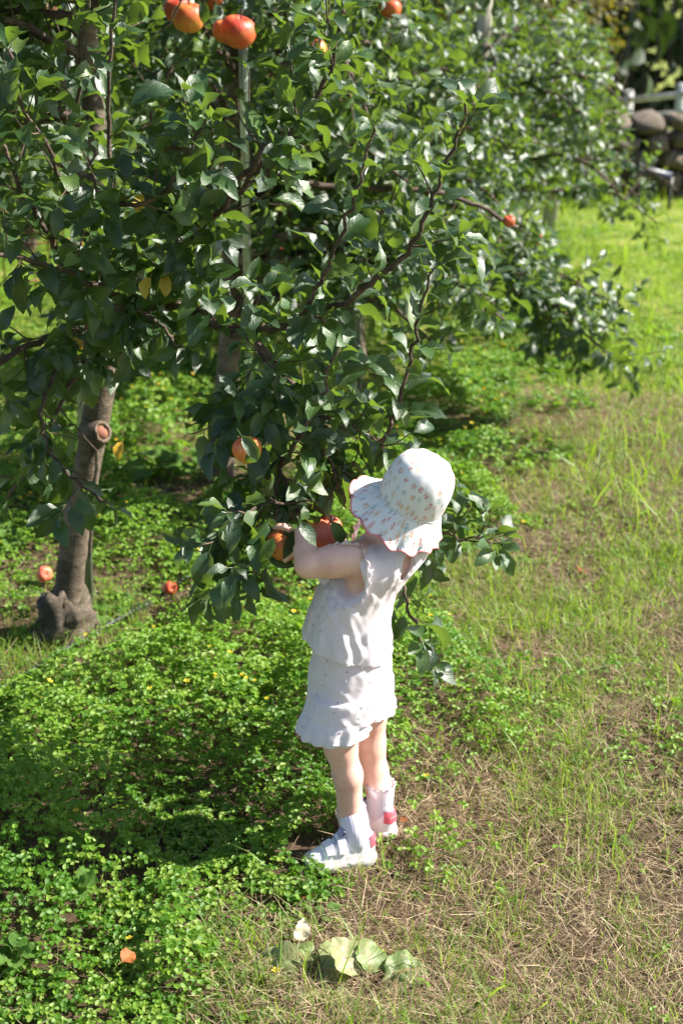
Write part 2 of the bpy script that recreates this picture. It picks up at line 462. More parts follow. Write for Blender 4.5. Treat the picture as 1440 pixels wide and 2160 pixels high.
# ------------------------------------------------------------------ small leaves joined by the thousand
def place(base_v, base_f, base_uv, pos, R, scale, rnd):
    """copies of one piece: pos (n,3), R (n,3,3) columns = axes, scale (n,) or (n,3)"""
    n = len(pos)
    sc_ = scale[:, None] if np.ndim(scale) == 1 else scale
    v = np.einsum('nij,nkj->nki', R, base_v[None] * sc_[:, None, :]) + pos[:, None]
    k = len(base_v)
    fs = [(f[None] + (np.arange(n) * k)[:, None, None]).reshape(-1, f.shape[1]) for f in base_f]
    return v.reshape(-1, 3), fs, np.tile(base_uv, (n, 1)), np.repeat(rnd, k)
def rot_frames(d, nrm_):
    d = nrm(d)
    nn = nrm(nrm_ - d * np.sum(d * nrm_, -1, keepdims=True))
    return np.stack([np.cross(d, nn), d, nn], -1)
def dirs(n, tilt):
    """n random directions tilted from vertical by up to `tilt` (radians)"""
    a = RNG.random(n) * 6.2832
    t = np.abs(RNG.normal(0, tilt, n))
    return np.stack([np.sin(t) * np.cos(a), np.sin(t) * np.sin(a), np.cos(t)], 1)

# one clover leaf: three heart-shaped leaflets folded at the rib
def clover_piece(level):
    v, f = [], []
    for k in range(3):
        a = k * 2.0944
        R = np.array([[math.cos(a), -math.sin(a)], [math.sin(a), math.cos(a)]])
        if level == 0:
            o = [(0, 0.03, 0), (0.40, 0.42, 0.13), (0.47, 0.78, 0.12), (0.27, 1.0, 0.04), (0, 0.74, -0.10), (-0.27, 1.0, 0.04), (-0.44, 0.80, 0.10), (-0.40, 0.42, 0.13)]
            tri = [(0, 1, 2), (0, 2, 3), (0, 3, 4), (0, 4, 5), (0, 5, 6), (0, 6, 7)]
        else:
            o = [(0, 0.03, 0), (0.45, 0.62, 0.12), (0.26, 1.0, 0), (0, 0.85, -0.06), (-0.26, 1.0, 0), (-0.45, 0.62, 0.12)]
            tri = [(0, 1, 2), (0, 2, 3), (0, 3, 4), (0, 4, 5)]
        b = len(v)
        for x, y, z in o:
            q = R @ np.array((x, y))
            v.append((q[0], q[1], z - 0.25 * y * y))
        f += [(b + i, b + j, b + l) for i, j, l in tri]
    v.append((0.05, 0, 0)); v.append((-0.05, 0, 0)); v.append((0.0, 0.15, -3.2))
    f.append((len(v) - 3, len(v) - 2, len(v) - 1))
    v = np.array(v, float)
    return v, [np.array(f)], np.tile([[0.3, 0.5]], (len(v), 1))
def clover_h(x, y):
    m = fbm(x * 3.2, y * 3.2, 5, 3)
    return (0.014 + 0.16 * sstep(0.34, 0.76, m)) * (0.35 + 0.65 * clover_w(x, y))
def scatter(n, x0, x1, y0, y1):
    """random ground points inside the view (with a margin)"""
    x, y = RNG.uniform(x0, x1, n), RNG.uniform(y0, y1, n)
    px, py, d = project(np.stack([x, y, 0 * x], 1))
    k = (px > -330) & (px < 1800) & (py < 2480)
    return x[k], y[k]
FEET = np.array([G(718, 1808)[:2], G(803, 1765)[:2]])
def off_feet(x, y, r=0.06):
    d = np.min([np.hypot((x - f[0] + 0.02) * 0.75, (y - f[1])) for f in FEET], axis=0)
    return d > r
mb_n, mb_f = MB(), MB()
for (n, y0, y1, lv, s0, s1, dest) in ((72000, 1.2, 2.9, 0, 0.0080, 0.0142, 'n'), (56000, 2.9, 4.6, 1, 0.010, 0.017, 'n'), (62000, 4.6, 9.5, 1, 0.014, 0.026, 'f')):
    x, y = scatter(n, -2.6, 3.2, y0, y1)
    w = clover_w(x, y)
    gapn = sstep(0.30, 0.46, fbm(x * 7, y * 7, 31, 2))
    gapn = 0.6 + 0.4 * gapn
    k = (RNG.random(len(x)) < np.clip(w * gapn * 1.25, 0, 1) + 0.014 + 0.20 * sstep(2.3, 3.0, y) * sstep(0.5, 0.66, fbm(x * 2.6, y * 2.6, 88, 3)) * sstep(-0.1, 0.2, row_off(x, y))) & off_feet(x, y)
    x, y, w = x[k], y[k], w[k]
    h = clover_h(x, y)
    u = RNG.random(len(x))
    lay = 1 - u ** 1.7 * 0.85
    pos = np.stack([x, y, gz(x, y) + h * lay + 0.006], 1)
    up = dirs(len(x), 0.45)
    up = nrm(up + np.array((0.25, 0, 0)))                       # leaves turn to the light
    a = RNG.random(len(x)) * 6.2832
    d = np.stack([np.cos(a), np.sin(a), 0 * a], 1)
    size = RNG.uniform(s0, s1, len(x)) * (0.8 + 0.5 * fbm(x * 4, y * 4, 77, 2))
    tone = np.clip(fbm(x * 2.5, y * 2.5, 41, 2) * 0.9 + RNG.normal(0, 0.11, len(x)), 0.0, 0.97)
    b = clover_piece(lv)
    v, f, uv, r = place(*b, pos, rot_frames(d, up), size, tone)
    (mb_n if dest == 'n' else mb_f).add(v, f, uv, r)
tag(mb_n.build('clover_ground_cover', M['clover'], smooth=False), 'low mat of three-leaved clover under and beside the apple trees', 'clover', kind='stuff')
tag(mb_f.build('far_clover_cover', M['clover'], smooth=False), 'clover mat along the tree row farther back', 'clover', kind='stuff')

# yellow flowers in the clover
def flower_piece():
    v, f = [], []
    for k in range(5):
        a = k * 1.2566
        b = len(v)
        for r, da, z in ((0.1, 0, 0), (0.8, -0.42, 0.25), (1.0, 0, 0.3), (0.8, 0.42, 0.25)):
            v.append((r * math.cos(a + da), r * math.sin(a + da), z))
        f += [(b, b + 1, b + 2), (b, b + 2, b + 3)]
    return np.array(v), [np.array(f)], np.tile([[0.3, 0.5]], (len(v), 1))
x, y = scatter(5200, -2.4, 2.6, 1.3, 7.5)
k = (RNG.random(len(x)) < clover_w(x, y) * (0.22 + 0.7 * sstep(2.2, 4.2, y)) * (0.2 + 1.2 * sstep(0.45, 0.65, fbm(x * 2, y * 2, 63)))) & off_feet(x, y)
x, y = x[k], y[k]
pos = np.stack([x, y, gz(x, y) + clover_h(x, y) + RNG.uniform(0.008, 0.03, len(x))], 1)
a = RNG.random(len(x)) * 6.28
v, f, uv, r = place(*flower_piece(), pos, rot_frames(np.stack([np.cos(a), np.sin(a), 0 * a], 1), dirs(len(x), 0.6)), RNG.uniform(0.005, 0.0085, len(x)), RNG.random(len(x)))
mb = MB(); mb.add(v, f, uv, r)
tag(mb.build('clover_flowers', M['yellow_flower'], smooth=False), 'tiny yellow flowers dotted over the clover', 'flowers', kind='stuff')

# ------------------------------------------------------------------ grass blades and straw
def blade_piece(bend, seg=3):
    v, f = [], []
    for k in range(seg + 1):
        t = k / seg
        w = 0.5 * (1 - t ** 1.6)
        z, yy = t * (1 - 0.35 * bend * t), bend * t * t * 0.8
        if k < seg: v += [(-w, yy, z), (w, yy, z)]
        else: v.append((0, yy, z))
    for k in range(seg - 1): f.append((2 * k, 2 * k + 1, 2 * k + 3, 2 * k + 2))
    t = [(2 * seg - 2, 2 * seg - 1, 2 * seg)]
    v = np.array(v, float)
    return v, [np.array(f), np.array(t)], np.tile([[0.3, 0.5]], (len(v), 1))
def blades(mb, x, y, hmin, hmax, width, tone, lean=0.35, bend=(0.2, 1.1), seg=3, zoff=0.0):
    kind = RNG.integers(0, 4, len(x))
    for j, bd in enumerate(np.linspace(bend[0], bend[1], 4)):
        k = kind == j
        n = k.sum()
        if not n: continue
        pos = np.stack([x[k], y[k], gz(x[k], y[k]) - 0.003 + zoff], 1)
        up = dirs(n, lean)
        a = RNG.random(n) * 6.2832
        d = np.stack([np.cos(a), np.sin(a), 0 * a], 1)
        R = rot_frames(up, d)                         # columns: side, up, forward
        R = np.stack([R[..., 0], R[..., 2], R[..., 1]], -1)
        h = RNG.uniform(hmin, hmax, n)
        s = np.stack([width * RNG.uniform(0.6, 1.3, n), h, h], 1)
        v, f, uv, r = place(*blade_piece(bd, seg), pos, R, s, tone[k])
        mb.add(v, f, uv, r)
def grass_w(x, y):
    return 1 - clover_w(x, y)
mb = MB()
def tuft(x, y, s, f=3.0, a=0.42, b=0.62): return sstep(a, b, fbm(x * f, y * f, s, 3))
# near: sparse green blades between dead straw
x, y = scatter(130000, -1.6, 2.4, 1.2, 4.0)
wet = sstep(2.2, 3.6, y) * 0.6 + 0.5
k = RNG.random(len(x)) < grass_w(x, y) * (0.12 + 0.85 * tuft(x, y, 51, 4.5, 0.38, 0.58) * (0.4 + wet)) 
k &= off_feet(x, y, 0.07) & (row_off(x, y) > -0.2)
x, y = x[k], y[k]
blades(mb, x, y, 0.02, 0.10, 0.0024, np.clip(RNG.beta(2, 2.2, len(x)) * 0.75 + 0.12 * sstep(2, 4, y), 0, 0.999), 0.5)
# longer sprigs
x, y = scatter(9000, -1.2, 2.4, 1.25, 5.2)
k = (RNG.random(len(x)) < (0.05 + grass_w(x, y)) * 0.5 * tuft(x, y, 57, 2.4)) & off_feet(x, y, 0.1) & (row_off(x, y) > -0.2)
x, y = x[k], y[k]
blades(mb, x, y, 0.08, 0.19, 0.0034, RNG.uniform(0.2, 0.8, len(x)), 0.4, (0.3, 1.4), 4)
# few blades inside the clover
x, y = scatter(6000, -2, 1, 1.25, 5)
k = (RNG.random(len(x)) < clover_w(x, y) * 0.10) & off_feet(x, y, 0.1)
x, y = x[k], y[k]
blades(mb, x, y, 0.05, 0.14, 0.003, RNG.uniform(0.2, 0.95, len(x)), 0.5)
tag(mb.build('near_grass', M['grass'], smooth=False), 'thin green grass growing through dead straw', 'grass', kind='stuff')
mb = MB()
x, y = scatter(150000, -2.2, 3.6, 3.4, 10.8)
k = RNG.random(len(x)) < np.where((np.abs(row_off(x, y) + 0.1) < 0.5) & (y < 5.5), 0.12, 1.0) * np.clip(grass_w(x, y) + sstep(-0.6, -1.0, row_off(x, y)), 0, 1) * np.where(y < 5.2, 0.34 + 0.66 * tuft(x, y, 52, 2.2, 0.38, 0.6), 0.4 + 0.6 * tuft(x, y, 52, 1.6, 0.35, 0.6))
x, y = x[k], y[k]
blades(mb, x, y, 0.02, 0.075, 0.0050, np.clip(RNG.beta(2.6, 2.0, len(x)) * 0.75 + 0.12 + 0.22 * fbm(x * 1.4, y * 1.4, 91, 3), 0, 0.999), 0.5, (0.2, 1.0), 2)
x, y = scatter(9000, 0.8, 3.6, 3.2, 9)
k = RNG.random(len(x)) < grass_w(x, y) * tuft(x, y, 58, 1.5, 0.5, 0.62) * 0.6
x, y = x[k], y[k]
blades(mb, x, y, 0.10, 0.26, 0.006, RNG.uniform(0.5, 0.85, len(x)), 0.4, (0.3, 1.2), 3)
x, y = scatter(26000, -5, 7, 10.2, 18)
blades(mb, x, y, 0.06, 0.2, 0.012, np.clip(RNG.beta(2.6, 2.0, len(x)) * 0.8 + 0.15, 0, 0.999), 0.5, (0.2, 1.0), 2)
tag(mb.build('far_grass', M['grass'], smooth=False), 'bright mown grass of the alley farther back', 'grass', kind='stuff')
# dead straw lying flat
mb = MB()
x, y = scatter(720000, -1.6, 2.8, 1.2, 5.6)
k = RNG.random(len(x)) < np.clip(grass_w(x, y) * (0.55 + 0.6 * tuft(x, y, 54, 3.0, 0.35, 0.6)), 0.04, 1) * np.where(y > 3.2, 0.5, 1.0) * np.where((row_off(x, y) < 0.3) & (y > 2.7), 0.22, 1.0)
x, y = x[k], y[k]
n = len(x)
a = RNG.random(n) * 6.2832
d = np.stack([np.cos(a), np.sin(a), RNG.normal(0.10, 0.30, n)], 1)
Ls = RNG.uniform(0.012, 0.055, n) * RNG.uniform(0.6, 1.5, n)
st_v = np.array([(-0.5, 0, 0), (0.5, 0, 0), (0.3, 1, 0.06), (-0.3, 1, 0.06)])
pos = np.stack([x, y, gz(x, y) + RNG.uniform(0.001, 0.026, n)], 1)
v, f, uv, r = place(st_v * np.array((1, 1, 1)), [np.array([(0, 1, 2, 3)])], np.tile([[0.3, 0.5]], (4, 1)),
                    pos, rot_frames(d, dirs(n, 0.6)), np.stack([RNG.uniform(0.0006, 0.0014, n), Ls, Ls], 1), np.clip(RNG.beta(2, 2, n), 0, 0.999))
mb.add(v, f, uv, r)
tag(mb.build('dry_straw', M['straw'], smooth=False), 'dead brown straw matted over the mown alley', 'straw', kind='stuff')

# ================================================================== LEAVES AND TREES
def leaf_shape(ns, nc, curl, fold, wave, twist=0.0, width=0.27, petiole=0.2, serr=0.0, shift=0.0, stalk=True):
    """leaf along +Y with its stalk at the origin, upper side +Z; total length 1"""
    ys, us, tt = [], [], []
    v, uv = [], []
    ts = np.linspace(0, 1, ns)
    for k, t in enumerate(ts):
        w = width * math.sin(math.pi * min(t, 1) ** (0.82 + shift)) ** 0.75 if 0 < t < 1 else 0.006
        if t > 0.8: w *= 1 - 0.18 * (t - 0.8) / 0.2
        if serr and 0 < k < ns - 1: w *= 1 + serr * (1 if k % 2 else -1)
        ang = -curl * t
        # centre line bends down as it goes
        y = petiole + (1 - petiole) * (math.sin(curl * t) / curl if abs(curl) > 1e-3 else t)
        z = -(1 - petiole) * ((1 - math.cos(curl * t)) / curl if abs(curl) > 1e-3 else 0)
        for u in np.linspace(-1, 1, nc):
            zz = fold * abs(u) * w * (1 - 0.5 * t) + wave * math.sin(t * 13 + (1.5 if u > 0 else 0)) * u * u * (w / width)
            tw = twist * t
            xx = u * w * math.cos(tw)
            zz = zz + u * w * math.sin(tw)
            v.append((xx, y + zz * math.sin(curl * t), z + zz * math.cos(curl * t)))
            uv.append((0.5 + u * 0.5, t))
    f = grid_faces(ns, nc)
    if not stalk: return np.array(v), [f], np.array(uv)
    b = len(v)
    v += [(-0.012, 0, 0.012), (0.012, 0, 0.012), (0.010, petiole * 1.04, 0.0), (-0.010, petiole * 1.04, 0.0)]
    uv += [(0.49, 0), (0.51, 0), (0.51, 0.02), (0.49, 0.02)]
    return np.array(v), [np.vstack([f, [(b, b + 1, b + 2, b + 3)]])], np.array(uv)
LEAF_PAR = [(0.35, 0.65, 0.045, 0.25), (0.8, 0.5, 0.055, -0.4), (1.15, 0.7, 0.04, 0.3), (0.5, 0.95, 0.055, -0.25), (1.5, 0.45, 0.05, 0.5), (0.15, 0.5, 0.065, 0.45), (0.9, 0.8, 0.05, -0.6), (0.6, 0.4, 0.07, 0.1)]
LEAF_HI, LEAF_MID, LEAF_LO, LEAF_MESH = [], [], [], []
for k, (cu, fo, wa, tw) in enumerate(LEAF_PAR):
    wd = 0.178 + 0.018 * (k % 3)
    hi = leaf_shape(8, 4, cu, fo, wa, tw, wd, 0.2 + 0.03 * (k % 2), 0.035, 0.05 * (k % 3) - 0.05)
    LEAF_HI.append(hi)
    LEAF_MID.append(leaf_shape(6, 3, cu, fo, wa, tw, wd, 0.2, 0, 0, True))
    LEAF_LO.append(leaf_shape(4, 3, cu, fo, wa, tw, wd * 1.05, 0.2, 0, 0, False))
    LEAF_MESH.append(mesh_np('apple_leaf', hi[0], hi[1], True, None, hi[2], M['leaf']))
YELLOW_MESH = mesh_np('yellow_leaf', LEAF_HI[2][0], LEAF_HI[2][1], True, None, LEAF_HI[2][2], M['yellow_leaf'])

class Tree:
    def __init__(s, base, label, group='apple trees in the row', name='apple_tree', cat='apple tree'):
        s.root = empty(name, tuple(base), label, cat, group)
        s.base = np.array(base, float)
        s.pos, s.d, s.n, s.sz = [], [], [], []
        s.k = 1.0
        s.extra = []
        s.dens = 1.0
    def leaves(s, path, spacing, size, start=0.05, phi=None, droop=0.1, fwd=0.65, end_rosette=True):
        """leaves in a spiral along a shoot"""
        path = np.asarray(path, float)
        seg = np.linalg.norm(np.diff(path, axis=0), axis=1)
        cum = np.r_[0, np.cumsum(seg)]
        Lt = cum[-1]
        tng = nrm(np.gradient(path, axis=0))
        phi = RNG.random() * 6.28 if phi is None else phi
        q = start * Lt
        pts = []
        while q < Lt:
            pts.append((q, 1.0)); q += spacing * RNG.uniform(0.7, 1.3)
        if end_rosette: pts += [(Lt * 0.995, 0.8)] * 3
        for q, k in pts:
            p = np.array([np.interp(q, cum, path[:, j]) for j in range(3)])
            t = nrm(np.array([np.interp(q, cum, tng[:, j]) for j in range(3)]))
            e1 = nrm(np.cross(t, (0.3, 0.2, 1.0)) + 1e-6)
            e2 = np.cross(t, e1)
            phi += 2.4 + RNG.normal(0, 0.25)
            o = math.cos(phi) * e1 + math.sin(phi) * e2
            tip = q / Lt
            dd = o * 0.9 + t * (fwd + 0.5 * tip * k) + np.array((0, 0, -droop * RNG.uniform(0.4, 1.5)))
            nn = t * 0.55 + np.array((0.25, 0.05, 1.0)) * 0.8 - o * 0.25 + RNG.normal(0, 0.36, 3)
            s.pos.append(p); s.d.append(dd); s.n.append(nn)
            s.sz.append(s.k * size * RNG.uniform(0.58, 1.2) * (1 - 0.3 * max(0, tip - 0.75) / 0.25))
    def twig(s, mb, p0, d0, L, size, spacing=0.020, r=0.0022, trop=0.5, droop=0.1, sides=4):
        n = 6
        d = nrm(d0)
        pts = [np.array(p0)]
        for k in range(n):
            d = nrm(d + np.array((0, 0, trop * 0.35)) + RNG.normal(0, 0.10, 3))
            pts.append(pts[-1] + d * L / n)
        pts = np.array(pts)
        tube(mb, pts, np.linspace(r, r * 0.45, n + 1), sides, cap=False)
        s.leaves(pts, spacing, size, 0.12, droop=droop)
        return pts
    def branch(s, path, r0, r1, name='branch', leaf_sp=None, size=0.085, tw_every=None, tw_len=(0.08, 0.2), trop=0.5, droop=0.08, tw_start=0.1, n=None, sides=6, spread=0.9, label=None):
        path = cr(path, n or max(8, len(path) * 5))
        path = path + np.vstack([[0, 0, 0], RNG.normal(0, 0.0035, (len(path) - 1, 3))])
        mb = MB()
        tube(mb, path, np.linspace(r0, r1, len(path)), sides, jit=0.12)
        seg = np.linalg.norm(np.diff(path, axis=0), axis=1)
        cum = np.r_[0, np.cumsum(seg)]
        tng = nrm(np.gradient(path, axis=0))
        if leaf_sp: s.leaves(path, leaf_sp, size, tw_start, droop=droop)
        if tw_every:
            q = tw_start * cum[-1]
            phi = RNG.random() * 6.28
            while q < cum[-1]:
                p = np.array([np.interp(q, cum, path[:, j]) for j in range(3)])
                t = nrm(np.array([np.interp(q, cum, tng[:, j]) for j in range(3)]))
                e1 = nrm(np.cross(t, (0.1, 0.2, 1.0)) + 1e-6); e2 = np.cross(t, e1)
                phi += 2.4 + RNG.normal(0, 0.4)
                o = math.cos(phi) * e1 + math.sin(phi) * e2
                s.twig(mb, p, o * spread + t * 0.5, RNG.uniform(*tw_len), size, trop=trop, droop=droop)
                q += s.dens * tw_every * RNG.uniform(0.6, 1.4)
        o = mb.build(name, M['twig'] if r0 < 0.02 else M['bark'], s.root)
        if label: o['label'] = label
        return path
    def trunk(s, path, radii, sides=14, mat='bark'):
        mb = MB()
        path = cr(path, 26)
        rr = np.interp(np.linspace(0, 1, 26), np.linspace(0, 1, len(radii)), radii)
        rr = rr * (1 + 0.05 * np.sin(np.arange(26) * 1.7) + RNG.normal(0, 0.02, 26))
        tube(mb, path, rr, sides, jit=0.07)
        return mb.build('trunk', M[mat], s.root), path
    def finish(s, nobj=300, hi_all=False, drop=None):
        pos, d, n, sz = map(np.array, (s.pos, s.d, s.n, s.sz))
        if drop is not None:
            k = ~drop(pos)
            pos, d, n, sz = pos[k], d[k], n[k], sz[k]
        if s.extra:
            pos = np.vstack([[e[0] for e in s.extra], pos]); d = np.vstack([[e[1] for e in s.extra], d])
            n = np.vstack([[e[2] for e in s.extra], n]); sz = np.r_[[e[3] for e in s.extra], sz]
        R = rot_frames(d, n)
        var = RNG.integers(0, len(LEAF_HI), len(pos))
        rnd = RNG.random(len(pos))
        px, py, dep = project(pos)
        inside = (px > -60) & (px < 1500) & (py > -60) & (py < 2200)
        order = np.argsort(np.where(inside, dep / sz, 1e9))
        sel = order[:nobj]
        sel = sel[inside[sel]]
        rest = np.setdiff1d(np.arange(len(pos)), sel)
        loc = pos - s.base
        for i in sel:
            o = bpy.data.objects.new('leaf', LEAF_MESH[var[i]])
            mw = np.eye(4); mw[:3, :3] = R[i] * sz[i]; mw[:3, 3] = loc[i]
            o.parent = s.root
            o.matrix_basis = Matrix(mw.tolist())
            C.objects.link(o)
        if len(rest):
            mb = MB()
            for k in range(len(LEAF_HI)):
                q = rest[var[rest] == k]
                if len(q) == 0: continue
                v, f, uv, r = place(*(LEAF_MID[k] if hi_all else LEAF_LO[k]), pos[q], R[q], sz[q], rnd[q])
                mb.add(v, f, uv, r)
            o = mb.build('foliage', M['leaf'], s.root)
            o['kind'] = 'stuff'
def rand_crown(t, path, z0, z1, radius, n, size, az=None, tw=0.055, droop=0.12, seed=0, tip_drop=0.15):
    """scaffold branches all round a trunk"""
    zs = path[:, 2]
    for k in range(n):
        z = z0 + (z1 - z0) * ((k + RNG.random() * 0.8) / n)
        p = np.array([np.interp(z, zs, path[:, j]) for j in range(3)])
        a = (k * 2.4 + RNG.normal(0, 0.3)) if az is None else RNG.uniform(*az)
        L = radius * RNG.uniform(0.65, 1.1) * (1.0 - 0.35 * (z - z0) / max(z1 - z0, 0.1))
        o = np.array((math.cos(a), math.sin(a), 0))
        rise = RNG.uniform(0.05, 0.45)
        pts = [p, p + o * L * 0.35 + (0, 0, L * rise * 0.45), p + o * L * 0.7 + (0, 0, L * rise * 0.6), p + o * L + (0, 0, L * (rise * 0.5 - tip_drop))]
        t.branch(pts, 0.012, 0.004, size=size, tw_every=tw, tw_len=(0.10, 0.30), trop=0.55, droop=droop, tw_start=0.15, leaf_sp=0.05)

# ------------------------------------------------------------------ the nearest tree, whose boughs the child reaches into
def px_path(pts):
    out = []
    Y = pts[0][2]
    for q in pts:
        if len(q) == 3: Y = q[2]
        out.append(P(q[0], q[1], Y))
    return np.array(out)
b1 = np.array([*G(135, 1345)[:2], 0.0]); b1[2] = float(gz(b1[0], b1[1]))
t1 = Tree(b1, 'nearest apple tree, leaning grey trunk with a swollen base and a sawn stub')
t1.k = 1.10
t1.dens = 0.80
Y1 = b1[1]
tr, tp = t1.trunk([b1 + (0, 0, -0.05), P(150, 1200, Y1), P(172, 1060, Y1), P(200, 900, Y1), P(228, 740, Y1), P(235, 640, Y1), P(215, 420, Y1 + 0.03), P(190, 150, Y1 + 0.05), P(182, -60, Y1 + 0.05), P(185, -500, Y1 + 0.05)],
                  [0.042, 0.039, 0.036, 0.034, 0.033, 0.030, 0.026, 0.023, 0.020, 0.012], 16)
# swollen graft union
def lump(name, c, r, mat, parent, amp=0.25, seed=1, nu=22, nv=14, zs=1.0):
    v = []
    for i in range(nv + 1):
        ph = math.pi * i / nv
        for j in range(nu):
            th = 2 * math.pi * j / nu
            d = np.array((math.sin(ph) * math.cos(th), math.sin(ph) * math.sin(th), math.cos(ph) * zs))
            k = 1 + amp * (mnoise.fractal(Vector(d * 1.8) + Vector((seed, 0, 0)), 0.8, 2.1, 4))
            v.append(c + d * np.asarray(r) * k)
    mb = MB(); mb.add(np.array(v), [grid_faces(nv + 1, nu, True)[:, ::-1]])
    return mb.build(name, M[mat], parent)
lump('root_swelling', G(138, 1345) + (0, 0, 0.045), np.array((0.084, 0.080, 0.105)), 'burl', t1.root, 0.42, 3, 30, 20)
# sawn stub with its callus ring, and the long crack down the bark
c0, c1 = P(196, 915, Y1 + 0.0), P(216, 911, Y1 - 0.055)
ax = nrm(c1 - c0)
mb = MB(); tube(mb, [c0, c0 + ax * 0.04, c1], [0.042, 0.034, 0.026], 14, jit=0.05); mb.build('pruned_stub', M['bark'], t1.root)
mb = MB(); e1 = nrm(np.cross(ax, (0, 0, 1))); e2 = np.cross(e1, ax)
ring = np.array([c1 + ax * 0.001 + (e1 * math.cos(a) * 0.85 + e2 * math.sin(a) * 1.15) * 0.0205 for a in np.linspace(0, 6.2832, 21)])
ring = ring + RNG.normal(0, 0.0009, ring.shape); ring[-1] = ring[0]
tube(mb, ring, 0.0046, 6, cap=False, jit=0.5); mb.build('callus_ring', M['callus'], t1.root)
mb = MB(); tube(mb, [c1 - ax * 0.004, c1 + ax * 0.0015], [0.018, 0.0175], 16); mb.build('sawn_face', M['cut_wood'], t1.root)
mb = MB(); crk = px_path([(202, 935, Y1 - 0.042), (205, 985, Y1 - 0.043), (196, 1040, Y1 - 0.046), (193, 1110, Y1 - 0.048), (188, 1180, Y1 - 0.05)])
crk[:, 1] += 0.0045
tube(mb, cr(crk, 16), np.r_[0.004, np.full(14, 0.0055), 0.002], 6, jit=0.5); mb.build('bark_crack', M['burl'], t1.root)
B = t1.branch
# (points in the photograph with their real distance Y), thickness, leaves straight on the shoot, twigs
B(px_path([(236, 680, Y1), (320, 640, 3.15), (400, 655, 3.0), (470, 690, 2.9), (540, 722, 2.82), (610, 800, 2.75), (650, 850, 2.7)]), 0.015, 0.008, tw_every=0.045, size=0.085, tw_start=0.3, droop=0.35)
B(px_path([(540, 722, 2.82), (565, 800, 2.76), (575, 890, 2.68), (590, 980, 2.62), (615, 1050, 2.58), (640, 1085, 2.56)]), 0.008, 0.004, tw_every=0.030, size=0.085, trop=-0.1, droop=0.55, tw_len=(0.05, 0.15))
B(px_path([(590, 985, 2.62), (650, 890, 2.58), (690, 800, 2.54), (712, 735, 2.52)]), 0.005, 0.003, leaf_sp=0.013, size=0.085, tw_start=0.12)
B(px_path([(640, 870, 2.66), (700, 885, 2.66), (755, 910, 2.68), (805, 935, 2.72)]), 0.006, 0.004, leaf_sp=0.02, tw_every=0.035, tw_len=(0.05, 0.12), size=0.085, droop=0.3)
B(px_path([(805, 935, 2.72), (838, 850, 2.68), (870, 735, 2.64), (892, 640, 2.60), (908, 565, 2.58)]), 0.005, 0.0025, leaf_sp=0.017, size=0.088, tw_start=0.08)
B(px_path([(470, 690, 2.9), (600, 690, 2.84), (700, 655, 2.78), (790, 590, 2.72), (860, 530, 2.68), (900, 455, 2.64), (935, 365, 2.62), (968, 275, 2.6), (988, 222, 2.58)]), 0.009, 0.0028, leaf_sp=0.024, size=0.092, tw_every=0.12, tw_len=(0.05, 0.10), tw_start=0.15)
B(px_path([(600, 690, 2.84), (655, 640, 2.75), (700, 540, 2.68), (735, 455, 2.64), (765, 360, 2.62), (792, 262, 2.6)]), 0.006, 0.0025, leaf_sp=0.021, size=0.09, tw_start=0.12)
B(px_path([(240, 650, Y1), (320, 600, 3.15), (400, 490, 3.0), (480, 400, 2.92), (600, 300, 2.85), (690, 150, 2.8), (730, 20, 2.78)]), 0.012, 0.004, leaf_sp=0.035, size=0.09, tw_every=0.075, tw_len=(0.08, 0.22))
B(px_path([(320, 600, 3.15), (372, 540, 3.05), (440, 470, 2.85), (520, 380, 2.75), (560, 300, 2.7)]), 0.008, 0.004, leaf_sp=0.03, size=0.09, tw_every=0.06, tw_len=(0.08, 0.2))
B(px_path([(236, 620, Y1), (190, 500, 3.0), (110, 330, 2.85), (58, 230, 2.8), (18, 100, 2.78)]), 0.009, 0.003, leaf_sp=0.028, size=0.095, tw_every=0.09, tw_len=(0.05, 0.15))
B(px_path([(226, 500, Y1), (150, 330, 3.1), (165, 180, 3.0), (178, 60, 2.96), (190, -60, 2.94)]), 0.007, 0.003, leaf_sp=0.018, size=0.085, tw_every=0.06, tw_len=(0.06, 0.14))
B(px_path([(225, 560, Y1), (236, 420, 3.0), (231, 280, 2.95), (230, 180, 2.9), (238, 80, 2.88), (252, -40, 2.86)]), 0.007, 0.003, leaf_sp=0.024, size=0.09)
B(px_path([(110, 330, 2.85), (190, 380, 2.8), (250, 430, 2.75), (330, 420, 2.7), (400, 330, 2.66), (430, 250, 2.64)]), 0.006, 0.003, leaf_sp=0.025, size=0.09, tw_every=0.06, tw_len=(0.05, 0.15))
B(px_path([(232, 720, Y1), (150, 700, 3.1), (60, 730, 2.95), (-30, 790, 2.85), (-110, 860, 2.8)]), 0.011, 0.005, size=0.085, tw_every=0.035, tw_len=(0.08, 0.2), trop=-0.05, droop=0.6)
B(px_path([(150, 700, 3.1), (120, 770, 2.95), (95, 860, 2.88), (105, 950, 2.84), (165, 1020, 2.8), (225, 1065, 2.76)]), 0.006, 0.0025, leaf_sp=0.02, size=0.085, tw_every=0.07, tw_len=(0.05, 0.12), trop=-0.2, droop=0.6, tw_start=0.2)
B(px_path([(225, 700, Y1), (260, 640, 3.1), (200, 600, 2.95), (90, 560, 2.8), (10, 540, 2.75), (-70, 530, 2.7)]), 0.009, 0.004, leaf_sp=0.03, size=0.088, tw_every=0.04, tw_len=(0.06, 0.18), trop=0.1, droop=0.5)
B(px_path([(260, 640, 3.1), (300, 660, 2.98), (345, 690, 2.92), (380, 740, 2.9)]), 0.006, 0.003, leaf_sp=0.02, size=0.08, tw_every=0.05, tw_len=(0.05, 0.12), trop=0.0, droop=0.5)
